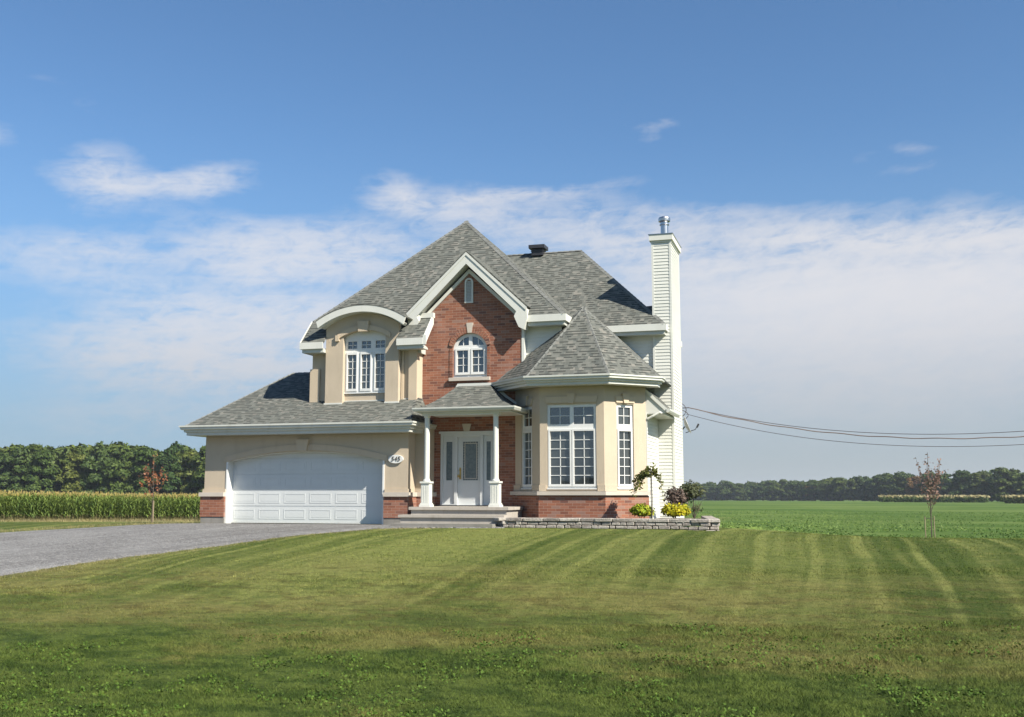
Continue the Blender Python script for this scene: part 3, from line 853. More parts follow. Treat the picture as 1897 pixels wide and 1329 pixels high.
# --- brick front (plane y = 1.3) with gable
BY = 1.3; BF = ((1, 0), (0, BY)); BL, BR = 1.42, 4.64
GA = (3.0, 7.62)
b = nb()
win = arch_poly(2.49, 3.55, 4.27, 5.20, 5.60, 16)
door = rect(2.13, 3.81, .5, 2.62)
ext(b, BF, [(BL, -.1), (BR, -.1), (BR, 5.95), (GA[0], 7.55), (BL, 5.95)], -.25, 0, holes=[win, door])
box(b, BL, BR, 1.55, 3.4, 5.0, 5.3)
part('brick_wall', b, 'brick')
b = nb()   # voussoir ring and jamb bricks round the arched window, slightly proud
rr = random.Random(5)
nv = 21
ai = arc_pts(2.49, 3.55, 5.20, 5.60, nv); ao = arc_pts(2.375, 3.665, 5.24, 5.83, nv)
for i in range(nv):
    if abs(ai[i][0] + ai[i + 1][0] - 6.04) < .12: continue
    def lp(p, q, t): return (p[0] + (q[0] - p[0]) * t, p[1] + (q[1] - p[1]) * t)
    i0, i1, o0, o1 = lp(ai[i], ai[i + 1], .07), lp(ai[i], ai[i + 1], .93), lp(ao[i], ao[i + 1], .05), lp(ao[i], ao[i + 1], .95)
    ext(b, BF, [i0, o0, o1, i1], 0, .035)
z = 4.32
while z < 5.12:
    for s0 in (2.385, 3.555): rbox(b, BF, s0, s0 + .10, z, z + .066, 0, .018)
    z += .076
part('brick_arch', b, 'brick')
b = nb()
ext(b, BF, [(2.955, 5.60), (3.085, 5.60), (3.125, 5.90), (2.915, 5.90)], 0, .045)
part('keystone', b, 'precast')
b = nb(); rbox(b, BF, 2.39, 3.66, 4.17, 4.27, -.1, .09); part('window_sill', b, 'precast')
b = nb(); ext(b, BF, [(2.86, 2.66), (3.02, 2.66), (3.08, 2.90), (2.80, 2.90)], 0, .04); part('keystone', b, 'precast')

# gable roof behind the barge boards
b = nb()
gx0, gx1, gz0, gzt, gy = 1.12, 4.88, 6.24, 8.0, .95
def ymeet(z): return .55 + (z - 5.45) / S + .1
slab(b, [(gx0, gy, gz0), (3.0, gy, gzt), (3.0, ymeet(gzt), gzt), (gx0, ymeet(gz0), gz0)][::-1], .03)
slab(b, [(3.0, gy, gzt), (gx1, gy, gz0), (gx1, ymeet(gz0), gz0), (3.0, ymeet(gzt), gzt)][::-1], .03)
part('gable_roof', b, 'shingle')
bmt = nb()
k = (gzt - gz0) / (3.0 - gx0)
w = .34; dn = .03
outer = [(gx0 + .02, gz0 - dn), (gx0 + .03, 6.05), (1.24, 5.74), (1.42, 5.74), (1.52, 5.98), (1.45, 6.12 + .0), (3.0, gzt - w - dn), (4.55, 6.12), (4.48, 5.98), (4.62, 5.66), (4.78, 5.58), (4.88, 5.92), (gx1 - .02, gz0 - dn), (3.0, gzt - dn)]
ext(bmt, FRONT, outer, -1.0, -.955)
part('bargeboard', bmt, 'white_trim')
b = nb()   # thin crown strip proud of the barge
ext(b, FRONT, [(gx0, gz0 - .02), (3.0, gzt - .02), (gx1, gz0 - .02), (gx1 - .04, gz0 - .10), (3.0, gzt - .115), (gx0 + .04, gz0 - .10)], -.955, -.935)
# frieze boards on the brick
ext(b, BF, [(1.44, 6.05), (1.44, 5.93), (3.0, 7.40), (4.64, 5.88), (4.64, 6.0), (3.0, 7.53)][::-1], 0, .06)
part('gable_trim', b, 'white_trim')
b = nb()   # sloping soffits and boxed returns
for sg in (-1, 1):
    xo = 3.0 + sg * 1.62
    pts = [(3.0, 1.0, gzt - w - .03), (xo, 1.0, gzt - w - .03 - 1.62 * k), (xo, 1.36, gzt - w - .03 - 1.62 * k), (3.0, 1.36, gzt - w - .03)]
    slab(b, pts if sg < 0 else pts[::-1], .02)
part('soffit', b, 'soffit')
b = nb()
ext(b, FRONT, [(gx0 + .03, 6.20), (gx0 + .04, 6.05), (1.25, 5.75), (1.41, 5.75), (1.51, 5.98), (1.46, 6.45)][::-1], -1.32, -1.0)
ext(b, FRONT, [(4.54, 6.45), (4.49, 5.98), (4.63, 5.67), (4.77, 5.59), (4.87, 5.92), (4.85, 6.20)], -1.45, -1.0)
part('kneeler', b, 'white_trim')
b = nb()   # louvred vent
ext(b, BF, arch_poly(2.86, 3.12, 6.50, 7.13, 7.26, 10), 0, .05, holes=[arch_poly(2.905, 3.075, 6.54, 7.11, 7.205, 10)])
z = 6.55
while z < 7.17:
    u_, o_ = frame_of(BF)
    slab(b, [(2.9, 1.26, z), (3.08, 1.26, z), (3.08, 1.295, z + .04), (2.9, 1.295, z + .04)], .006); z += .045
part('gable_vent', b, 'white_trim')

# --- windows
def window(fr, outer, d, cells, muntins, frame_w=.055, m='window_white', inner=None, sill=None, label=None):
    """outer: outline of the opening; cells: glazed openings (outlines); muntins: (x0,x1,z0,z1) bars"""
    b = nb()
    ext(b, fr, outer, d - .07, d, holes=cells)
    o = part('window', b, m, H, label)
    for c in cells:
        b = nb()
        s0 = min(p[0] for p in c) - .02; s1 = max(p[0] for p in c) + .02; q0 = min(p[1] for p in c) - .02; q1 = max(p[1] for p in c) + .02
        rbox(b, fr, s0, s1, q0, q1, d - .062, d - .045)
        # trim to outline is hidden behind the frame
        part('pane', b, 'window_glass', o)
    b = nb()
    for s0, s1, q0, q1 in muntins: rbox(b, fr, s0, s1, q0, q1, d - .044, d - .024)
    part('muntin', b, m, o)
    return o
def bars(c, nx, nz, t=.018):
    s0, s1 = min(p[0] for p in c), max(p[0] for p in c); q0, q1 = min(p[1] for p in c), max(p[1] for p in c)
    out = []
    for i in range(1, nx): x_ = s0 + (s1 - s0) * i / nx; out.append((x_ - t / 2, x_ + t / 2, q0, q1))
    for i in range(1, nz): z_ = q0 + (q1 - q0) * i / nz; out.append((s0, s1, z_ - t / 2, z_ + t / 2))
    return out
# dormer window: three casements, three transoms
cells = []; mu = []
for i in range(3):
    s0 = -.80 + .085 + i * .455; s1 = s0 + .30
    c = rect(s0, s1, 3.98, 5.02); cells.append(c); mu += bars(c, 2, 5)
    c = rect(s0, s1, 5.20, 5.42); cells.append(c); mu += bars(c, 2, 2)
window(DF, [(-.80, 3.85), (.58, 3.85)] + arc_pts(-.80, .58, 5.57, 5.755, 14), -.15, cells, mu)
b = nb()
for i in range(3):
    s0 = -.80 + .055 + i * .455
    ext(b, DF, rect(s0, s0 + .36, 3.91, 5.09), -.15, -.125, holes=[rect(s0 + .035, s0 + .325, 3.985, 5.015)])
rbox(b, DF, -.80, .58, 3.84, 3.875, -.16, -.13)
part('sash', b, 'window_white')
# arched window in the brick
cells = []; mu = []
for s0, s1 in ((2.60, 2.965), (3.075, 3.44)):
    c = rect(s0, s1, 4.43, 5.09); cells.append(c); mu += bars(c, 2, 3)
cl = [(2.60, 5.24), (2.965, 5.24), (2.965, 5.50), (2.90, 5.49), (2.80, 5.455), (2.70, 5.385), (2.64, 5.32)]
crr = [(3.075, 5.24), (3.44, 5.24), (3.40, 5.32), (3.34, 5.385), (3.24, 5.455), (3.14, 5.49), (3.075, 5.50)]
cells += [cl, crr]; mu += [(2.775, 2.793, 5.24, 5.47), (3.245, 3.263, 5.24, 5.47)]
window(BF, arch_poly(2.49, 3.55, 4.27, 5.20, 5.605, 16), -.06, cells, mu)
b = nb()
for s0, s1 in ((2.55, 3.0), (3.04, 3.49)): ext(b, BF, rect(s0, s1, 4.36, 5.15), -.06, -.03, holes=[rect(s0 + .05, s1 - .05, 4.43, 5.09)])
part('sash', b, 'window_white')

# --- entrance
b = nb()
ext(b, BF, rect(2.13, 3.81, .5, 2.62), -.16, .02, holes=[rect(2.19, 2.56, .56, 2.56), rect(2.65, 3.36, .53, 2.52), rect(3.44, 3.75, .56, 2.56)])
rbox(b, BF, 2.08, 3.86, 2.615, 2.68, 0, .05)
part('door_frame', b, 'door_white')
b = nb()
ext(b, BF, rect(2.65, 3.36, .53, 2.52), -.12, -.06, holes=[rect(2.80, 3.27, 1.25, 2.38)])
ext(b, BF, rect(2.77, 3.30, 1.22, 2.41), -.06, -.045, holes=[rect(2.80, 3.27, 1.25, 2.38)])
fd = part('front_door', b, 'door_white')
b = nb(); rbox(b, BF, 2.79, 3.28, 1.24, 2.39, -.10, -.085); part('door_glass', b, 'door_glass', fd)
b = nb()
ext(b, BF, rect(2.84, 3.23, 1.29, 2.34), -.085, -.078, holes=[rect(2.865, 3.205, 1.315, 2.315)])
for q in range(14):
    z = 1.30 + q * .078
    for s in (2.80, 3.23): rbox(b, BF, s, s + .04, z, z + .008, -.085, -.078)
for q in range(5):
    s = 2.86 + q * .08
    for z in (1.25, 2.34): rbox(b, BF, s, s + .008, z, z + .04, -.085, -.078)
part('glass_caming', b, 'caulk_pale', fd)
b = nb(); lathe(b, (2.725, 1.20, 1.38), [(.01, -.05), (.03, -.035), (.035, 0), (.03, .03), (.01, .04)], 12)
rbox(b, BF, 2.70, 2.75, 1.28, 1.62, -.06, -.045); tube(b, [(2.725, 1.33, 1.36), (2.725, 1.28, 1.36), (2.725, 1.28, 1.30)], .012)
lathe(b, (2.725, 1.315, 1.55), [(.012, -.02), (.028, -.01), (.028, .01), (.012, .02)], 10)
part('door_handle', b, 'brass', fd)
for s0, s1 in ((2.19, 2.56), (3.44, 3.75)):
    b = nb(); ext(b, BF, rect(s0, s1, .56, 2.56), -.12, -.05, holes=[rect(s0 + .09, s1 - .09, 1.25, 2.38)])
    sd = part('sidelight', b, 'door_white')
    b = nb(); rbox(b, BF, s0 + .08, s1 - .08, 1.24, 2.39, -.10, -.085); part('sidelight_glass', b, 'door_glass', sd)

# porch: columns, roof, slab and steps
PY = -.2
for cx_ in (2.27, 4.30):
    b = nb(); box(b, cx_ - .12, cx_ + .12, PY - .12, PY + .12, .56, 1.15)
    for s in (-.08, -.03, .02, .07): box(b, cx_ + s, cx_ + s + .012, PY - .128, PY - .119, .62, 1.08)
    box(b, cx_ - .16, cx_ + .16, PY - .16, PY + .16, .5, .56); box(b, cx_ - .14, cx_ + .14, PY - .14, PY + .14, .56, .60)
    box(b, cx_ - .15, cx_ + .15, PY - .15, PY + .15, 1.15, 1.20); 
    pc = part('porch_column', b, 'white_trim')
    b = nb(); lathe(b, (cx_, PY, 0), [(.105, 1.20), (.105, 1.23), (.082, 1.26), (.078, 1.30), (.080, 1.8), (.072, 2.95), (.072, 2.98), (.09, 3.0), (.09, 3.04), (.074, 3.05), (.074, 3.12)], 24)
    part('column_shaft', b, 'white_trim', pc, smooth=False)
    b = nb(); box(b, cx_ - .12, cx_ + .12, PY - .12, PY + .12, 3.05, 3.10); part('column_capital', b, 'white_trim', pc)
b = nb()
# bell-cast hip roof: rings from eave to top
rings = []
for t, zz in ((0, 3.24), (.14, 3.33), (.30, 3.46), (.50, 3.66), (.74, 3.96)):
    rings.append(((2.03 + t * .9 / 1.0, -.42 + t * 1.9), (4.83 - t * 1.45, -.42 + t * 1.9), zz))
for (a, b0, z0), (c, d0, z1) in zip(rings, rings[1:]):
    slab(b, [(a[0], a[1], z0), (b0[0], b0[1], z0), (d0[0], d0[1], z1), (c[0], c[1], z1)], .03)
    slab(b, [(b0[0], b0[1], z0), (b0[0], BY - .01, z0), (d0[0], BY - .01, z1), (d0[0], d0[1], z1)], .03)
    slab(b, [(a[0], BY - .01, z0), (a[0], a[1], z0), (c[0], c[1], z1), (c[0], BY - .01, z1)], .03)
tp = rings[-1]
slab(b, [(tp[0][0], tp[0][1], 3.96), (tp[1][0], tp[1][1], 3.96), (tp[1][0], BY - .01, 4.02), (tp[0][0], BY - .01, 4.02)], .03)
part('porch_roof', b, 'shingle')
b = nb()  # white flashing where the roof meets the brick, following its flare
fl_pts = [(r_[0][0], r_[2]) for r_ in rings] ; fr_pts = [(r_[1][0], r_[2]) for r_ in rings]
outl = [(x_, z_ + .01) for x_, z_ in fl_pts] + [(tp[0][0], 4.0), (tp[1][0], 4.0)] + [(x_, z_ + .01) for x_, z_ in reversed(fr_pts)]
inn = outl
o2 = [(x_ - .06, z_ + .05) for x_, z_ in fl_pts[:-1]] + [(tp[0][0] - .04, 4.09), (tp[1][0] + .04, 4.09)] + [(x_ + .06, z_ + .05) for x_, z_ in reversed(fr_pts[:-1])]
ext(b, BF, (outl + list(reversed(o2)))[::-1], 0, .05)
part('flashing', b, 'white_trim')
b = nb()
md = mitre([(-1, 0), (0, -1), (1, 0)])
pth = [(2.03, BY - .01, 3.25), (2.03, -.42, 3.25), (4.83, -.42, 3.25), (4.83, BY - .01, 3.25)]
profile_run(b, pth, [(0, 0), (.10, 0), (.10, -.04), (.07, -.10), (0, -.12)], md)
part('gutter', b, 'gutter_white')
b = nb(); box(b, 2.08, 4.78, -.38, BY - .01, 3.10, 3.15); box(b, 2.15, 4.45, -.29, -.11, 3.04, 3.12); part('porch_ceiling', b, 'white_trim')
b = nb()
box(b, 1.95, 4.72, -.55, BY - .03, -.3, .42); box(b, 1.90, 4.78, -.60, BY - .03, .42, .50)
po = part('porch_floor', b, 'step_concrete')
b = nb(); box(b, 1.80, 4.70, -.95, -.55, -.3, .22); box(b, 1.75, 4.78, -1.0, -.62, .22, .29); part('porch_step', b, 'step_concrete')
b = nb(); box(b, 1.70, 4.60, -1.45, -.95, -.3, .07); part('landing', b, 'concrete')
b = nb(); box(b, 2.1, 3.85, 1.12, BY - .02, .50, .53); part('threshold', b, 'dark_metal')

# --- turret bay
TP = [(4.40, 1.32), (5.41, .35), (7.23, .35), (8.22, 1.33), (8.22, 3.6)]
def tface(i):
    a, c = TP[i], TP[i + 1]; L = math.dist(a, c); return ((c[0] - a[0], c[1] - a[1]), a), L
faces = [tface(i) for i in range(4)]
b = nb(); bb = nb(); bd = nb(); bl = nb(); bp = nb(); bf = nb()
specs = {0: (.36, 1.02), 1: (.21, 1.60), 2: (.33, .83)}
for i in range(3):
    fr, L = faces[i]
    if i == 0: s0, s1 = .38, .98
    if i == 1: s0, s1 = .21, 1.60
    if i == 2: s0, s1 = .42, .98
    zt, zb = (3.32, .98)
    ext(b, fr, rect(0, L, .80, 3.95), -.14, 0, holes=[rect(s0, s1, zb, zt)])
    rbox(b, fr, -.02, s0 - .03, .93, 1.10, 0, .035); rbox(b, fr, s1 + .03, L + .02, .93, 1.10, 0, .035)
    rbox(bb, fr, -.03, L + .03, -.4, .80, -.1, .06)
    rbox(bd, fr, -.055, L + .055, .82, .925, -.1, .13)
    mid = (s0 + s1) / 2; wd = (s1 - s0) / 2
    ext(bl, fr, [(mid - wd - .02, 3.36), (mid + wd + .02, 3.36), (mid + wd + .06, 3.54), (mid - wd - .06, 3.54)], 0, .035)
    ext(bl, fr, [(mid - .07, 3.35), (mid + .07, 3.35), (mid + .12, 3.62), (mid - .12, 3.62)], 0, .075)
    cells = []; mu = []
    if i == 1:
        halves = ((s0 + .075, mid - .055), (mid + .055, s1 - .075))
    else: halves = ((s0 + .08, s1 - .08),)
    for h0, h1 in halves:
        c = rect(h0, h1, 1.12, 2.58); cells.append(c); mu += bars(c, 2, 6)
        c = rect(h0, h1, 2.77, 3.24); cells.append(c); mu += bars(c, 2, 2)
    window(fr, rect(s0, s1, zb, zt), -.04, cells, mu)
    for h0, h1 in halves:
        ext(bf, fr, rect(h0 - .045, h1 + .045, 1.06, 2.635), -.04, -.012, holes=[rect(h0, h1, 1.12, 2.58)])
    rbox(bf, fr, s0, s1, zb, zb + .03, -.04, .03)
part('turret_wall', b, 'stucco'); part('brick_base', bb, 'brick'); part('stone_band', bd, 'precast')
part('turret_lintel', bl, 'stucco_light'); part('sash', bf, 'window_white'); bp.free()
b = nb()
for z0_, fr in ((0, 0),):
    V = [(TP[0][0], TP[0][1] + .1), (TP[1][0], TP[1][1] + .1), (TP[2][0], TP[2][1] + .1), (TP[3][0] - .1, TP[3][1]), (8.1, 3.6), (4.5, 3.6)]
    A = [b.verts.new((x_, y_, 3.9)) for x_, y_ in V]; b.faces.new(A)
part('turret_ceiling', b, 'soffit')
# turret roof
TZ = 4.08; TA = (6.32, 2.02, 6.34)
TE = [(3.86, 1.29), (3.86, 1.18), (5.15, -.13), (7.48, -.13), (8.66, 1.02), (8.66, 2.1), (8.66, 3.55)]
b = nb()
for p, q in zip(TE, TE[1:]):
    if math.dist(p, q) < .01: continue
    slab(b, [(p[0], p[1], TZ), (q[0], q[1], TZ), TA] if p != TE[5] else [(p[0], p[1], TZ), (q[0], q[1], TZ), (6.32, 3.59, 6.34), TA], .04)
slab(b, [(3.86, 3.5, TZ), (3.86, 1.29, TZ), TA, (6.32, 3.59, 6.34)], .04)
tr_ = part('turret_roof', b, 'shingle')
b = nb()
for e in TE[2:5]: hipcap(b, (e[0], e[1], TZ), TA)
hipcap(b, (TE[1][0], TE[1][1], TZ), TA)
part('hip_cap', b, 'shingle_cap', tr_)
def nrm(p, q):
    dx, dy = q[0] - p[0], q[1] - p[1]; L = math.hypot(dx, dy); return (dy / L, -dx / L)
TE2 = [TE[0], TE[1], TE[2], TE[3], TE[4], (8.66, 1.45)]
dn_ = [nrm(p, q) for p, q in zip(TE2, TE2[1:])]
mm = mitre(dn_)
pth = [(x_, y_, TZ) for x_, y_ in TE2]
b = nb(); profile_run(b, pth, [(0, 0), (.12, 0), (.12, -.045), (.09, -.06), (.09, -.11), (.05, -.125), (0, -.125)], mm); part('gutter', b, 'gutter_white')
b = nb(); profile_run(b, pth, [(0, -.125), (.02, -.125), (.02, -.17), (-.04, -.19), (-.04, -.26), (-.42, -.26), (-.42, -.2), (-.08, -.12)], mm)
part('soffit_and_fascia', b, 'gutter_white')

# --- vinyl siding walls (real lapped boards)
def siding(b, fr, s0, s1, z0, z1, d=0.0, h=.1):
    u, o = frame_of(fr); n = Vector((u.y, -u.x, 0)); z = z0
    while z < z1 - 1e-4:
        zt = min(z + h, z1)
        P = [(s0, z, d + .016), (s1, z, d + .016), (s1, zt, d + .002), (s0, zt, d + .002)]
        V = [b.verts.new(o + u * s + Vector((0, 0, q)) + n * e) for s, q, e in P]; b.faces.new(V)
        P = [(s0, z, d - .01), (s1, z, d - .01), (s1, z, d + .016), (s0, z, d + .016)]
        V = [b.verts.new(o + u * s + Vector((0, 0, q)) + n * e) for s, q, e in P]; b.faces.new(V)
        z = zt
b = nb()
siding(b, ((1, 0), (0, 1.5)), 4.64, 5.75, 4.0, 5.75)
box(b, 4.3, 5.74, 1.51, 3.7, 4.0, 5.8)
siding(b, ((1, 0), (0, 3.6)), 5.5, 8.15, 2.9, 5.7)
box(b, 2.0, 8.14, 3.615, 9.4, -.3, 6.0)
siding(b, ((0, 1), (8.22, 1.42)), 0, 2.18, .05, 3.15)
siding(b, ((0, 1), (8.15, 3.6)), 0, 5.8, -.1, 5.9)
siding(b, ((1, 0), (0, 3.6)), 8.2, 8.7, .0, 3.2)
part('siding_wall', b, 'siding')
b = nb()
box(b, 4.62, 4.70, 1.28, 1.50, 4.2, 5.72); box(b, 5.72, 5.78, 1.46, 1.52, 4.5, 5.7)
box(b, 8.20, 8.245, 1.36, 1.42, .0, 3.1)
part('corner_trim', b, 'white_trim')
b = nb(); box(b, 7.9, 8.20, 1.5, 3.6, -.4, .06); box(b, 8.15, 8.7, 3.57, 5.35, -.4, .0); part('foundation', b, 'concrete')
# lean-to roof on the side of the bay, seen end on
b = nb()
slab(b, [(8.78, 1.42, 3.22), (8.78, 3.56, 3.22), (8.20, 3.56, 3.80), (8.20, 1.42, 3.80)][::1], .04)
part('lean_to_roof', b, 'shingle')
b = nb()
ext(b, ((1, 0), (0, 1.42)), [(8.20, 3.09), (8.72, 3.09), (8.80, 3.12), (8.80, 3.20), (8.20, 3.80)], -.03, .0)
ext(b, ((1, 0), (0, 1.42)), [(8.20, 3.70), (8.78, 3.14), (8.81, 3.23), (8.20, 3.81)], .0, .035)
ext(b, ((1, 0), (0, 1.42)), [(8.24, 3.07), (8.73, 3.07), (8.73, 3.12), (8.24, 3.12)], -2.1, -.03)
part('lean_to_fascia', b, 'white_trim')
b = nb()
md = [(1, 0), (1, 0)]
profile_run(b, [(8.80, 1.36, 3.22), (8.80, 3.5, 3.22)], [(0, 0), (.10, 0), (.10, -.05), (.07, -.10), (0, -.11)], md)
part('gutter', b, 'gutter_white')
b = nb(); tube(b, [(8.74, 1.5, 3.08), (8.60, 1.40, 3.12), (8.42, 1.36, 3.02), (8.27, 1.36, 2.94)], .035, 8); part('downspout', b, 'gutter_white')

# --- chimney
CX0, CX1, CY0, CY1 = 8.14, 8.70, 3.54, 5.38
b = nb()
box(b, CX0 + .01, CX1 - .01, CY0 + .01, CY1, -.3, 8.66)
siding(b, ((1, 0), (0, CY0)), CX0 + .03, CX1 - .03, .0, 8.5)
siding(b, ((0, 1), (CX1, CY0)), .03, CY1 - CY0 - .02, -.1, 8.5)
siding(b, ((0, -1), (CX0, CY1)), .03, CY1 - CY0 - .02, 5.9, 8.5)
ch = part('chimney', b, 'siding')
b = nb()
for x0_, y0_ in ((CX0 - .02, CY0 - .02), (CX1 - .045, CY0 - .02), (CX1 - .045, CY1 - .03)): box(b, x0_, x0_ + .065, y0_, y0_ + .065, -.1, 8.56)
part('corner_trim', b, 'white_trim', ch)
b = nb(); box(b, CX0 - .03, CX1 + .03, CY0 - .03, CY1 + .03, 8.50, 8.56); box(b, CX0 - .08, CX1 + .08, CY0 - .08, CY1 + .08, 8.56, 8.74)
part('chimney_cap', b, 'white_trim', ch)
b = nb(); box(b, CX0 - .10, CX1 + .10, CY0 - .10, CY1 + .10, 8.742, 8.76)
lathe(b, (8.44, 4.2, 8.76), [(.24, 0), (.22, .03), (.15, .13), (.12, .16), (.12, .42)], 24)
part('flue', b, 'galvanised', ch, smooth=False)
b = nb(); lathe(b, (8.44, 4.2, 8.76), [(.12, .42), (.15, .44), (.15, .47), (.125, .48), (.125, .52), (.16, .54)], 24); 
lathe(b, (8.44, 4.2, 8.76), [(.14, .54), (.185, .56), (.19, .63), (.17, .68), (.10, .71), (.02, .72)], 24)
part('flue_cap', b, 'galvanised', ch)
# roof vent on the rear ridge
b = nb(); box(b, 3.55, 3.95, 6.25, 6.65, 9.0, 9.22); box(b, 3.47, 4.03, 6.17, 6.73, 9.24, 9.36)
for z in (9.14, 9.19): box(b, 3.53, 3.97, 6.23, 6.67, z, z + .015)
part('roof_vent', b, 'dark_metal')

# --- oval house number on the garage pilaster
sg = empty('house_number_sign', (1.26, -.06, 1.84), 'white oval house number plate reading 545 beside the garage door', 'sign')
b = nb()
pts = [(1.26 + .225 * math.cos(2 * math.pi * i / 32), 1.84 + .12 * math.sin(2 * math.pi * i / 32)) for i in range(32)]
ext(b, FRONT, pts, .0, .055); p_ = link('plate', b, 'window_white', sg)
cu = bpy.data.curves.new('digits', 'FONT'); cu.body = '545'; cu.size = .19; cu.align_x = 'CENTER'; cu.align_y = 'CENTER'; cu.extrude = .004; cu.shear = .2
to = bpy.data.objects.new('digits', cu); col.objects.link(to)
dg = bpy.context.evaluated_depsgraph_get(); me = bpy.data.meshes.new_from_object(to.evaluated_get(dg)); bpy.data.objects.remove(to)
me.materials.clear(); me.materials.append(M['numeral'])
to = bpy.data.objects.new('digits', me); col.objects.link(to); to.parent = sg
to.location = (0, -.004, 0); to.rotation_euler = (R(90), 0, 0)

# ------------------------------------------------------------------ planter wall
def planter():
    rnd = random.Random(11)
    root = empty('planter_wall', (7.5, -1.2, 0), 'low grey block retaining wall with rough capstones in front of the turret', 'garden wall')
    path = [(4.95, -.75), (4.75, -.95), (4.85, -1.12), (5.2, -1.15), (10.10, -1.27), (10.33, -1.2), (10.30, -.95), (9.75, 2.6)]
    def walk(L0):
        # returns point & tangent at arclength
        acc = 0
        for a, c in zip(path, path[1:]):
            L = math.dist(a, c)
            if L0 <= acc + L:
                t = (L0 - acc) / L; return (a[0] + (c[0] - a[0]) * t, a[1] + (c[1] - a[1]) * t), ((c[0] - a[0]) / L, (c[1] - a[1]) / L)
            acc += L
        return path[-1], ((path[-1][0] - path[-2][0]), (path[-1][1] - path[-2][1]))
    total = sum(math.dist(a, c) for a, c in zip(path, path[1:]))
    def block(bm, l0, l1, z0, z1, d0, d1):
        (x0, y0), t = walk((l0 + l1) / 2); tl = math.hypot(*t); t = (t[0] / tl, t[1] / tl); n = (t[1], -t[0]); h = (l1 - l0) / 2
        g = float(gz(x0, y0))
        base = (g + .02) * .8
        vs = []
        for s, e, z in ((-h, d1, z0), (h, d1, z0), (h, d0, z0), (-h, d0, z0), (-h, d1, z1), (h, d1, z1), (h, d0, z1), (-h, d0, z1)):
            j = lambda a: rnd.uniform(-a, a)
            vs.append(bm.verts.new((x0 + t[0] * s + n[0] * e + j(.008), y0 + t[1] * s + n[1] * e + j(.010), z + j(.006))))
        for f in ((0, 3, 2, 1), (4, 5, 6, 7), (0, 1, 5, 4), (1, 2, 6, 5), (2, 3, 7, 6), (3, 0, 4, 7)): bm.faces.new([vs[i] for i in f])
    bm = nb()
    for r_, (z0, z1) in enumerate(((-.38, -.125), (-.12, -.035), (-.03, .055), (.06, .145))):
        L = 0
        while L < total - .05:
            w_ = rnd.choice((.16, .22, .26, .30)); w_ = min(w_, total - L)
            o_ = rnd.uniform(-.012, .012)
            block(bm, L + .008, L + w_ - .008, z0 + .003, z1 - .003, -.14, .085 + o_ + (3 - r_) * .008); L += w_
    bmesh.ops.bevel(bm, geom=bm.edges[:], offset=.012, segments=1, affect='EDGES')
    bmesh.ops.recalc_face_normals(bm, faces=bm.faces[:])
    link('wall_blocks', bm, 'planter_stone', root)
    bm = nb(); L = 0
    while L < total - .05:
        w_ = min(rnd.choice((.38, .46, .54)), total - L)
        block(bm, L + .003, L + w_ - .003, .148, .235, -.2, .108 + rnd.uniform(-.012, .012)); L += w_
    bmesh.ops.bevel(bm, geom=bm.edges[:], offset=.014, segments=1, affect='EDGES')
    bmesh.ops.recalc_face_normals(bm, faces=bm.faces[:])
    link('capstones', bm, 'planter_stone', root)
    bm = nb(); V = [bm.verts.new((x_, y_, .15)) for x_, y_ in ((4.9, -1.05), (10.25, -1.12), (9.7, 2.6), (8.8, 3.5), (8.22, 3.5), (8.22, 1.33), (7.23, .3), (5.41, .3), (4.9, .8))]
    bm.faces.new(V); link('mulch_bed', bm, 'mulch', root)
planter()

# ------------------------------------------------------------------ foliage helpers
def leaf_cloud(pts, nrm_, size, rng, jit=.6, aspect=1.6):
    """quads at pts, roughly facing nrm_ with jitter -> vertices, faces"""
    n = len(pts)
    d = nrm_ + rng.normal(0, jit, (n, 3)); d /= np.linalg.norm(d, axis=1)[:, None] + 1e-9
    r = rng.normal(0, 1, (n, 3)); u = np.cross(d, r); u /= np.linalg.norm(u, axis=1)[:, None] + 1e-9; v = np.cross(d, u)
    s = size * rng.uniform(.55, 1.25, (n, 1))
    a = u * s * aspect * .5; b_ = v * s * .5
    V = np.stack([pts - a, pts - b_, pts + a, pts + b_], 1).reshape(-1, 3)
    F = np.arange(4 * n).reshape(n, 4)
    return V, F
def np_mesh(name, V, F, mats, mi=None, smooth=False):
    me = bpy.data.meshes.new(name)
    V = np.asarray(V, np.float32); F = np.asarray(F, np.int32); k = F.shape[1]
    me.vertices.add(len(V)); me.vertices.foreach_set('co', V.ravel())
    me.loops.add(F.size); me.loops.foreach_set('vertex_index', F.ravel())
    me.polygons.add(len(F)); me.polygons.foreach_set('loop_start', np.arange(0, F.size, k, dtype=np.int32))
    me.polygons.foreach_set('loop_total', np.full(len(F), k, np.int32))
    for m_ in mats: me.materials.append(M[m_])
    if mi is not None: me.polygons.foreach_set('material_index', np.asarray(mi, np.int32))
    me.update(calc_edges=True); me.validate(); return me
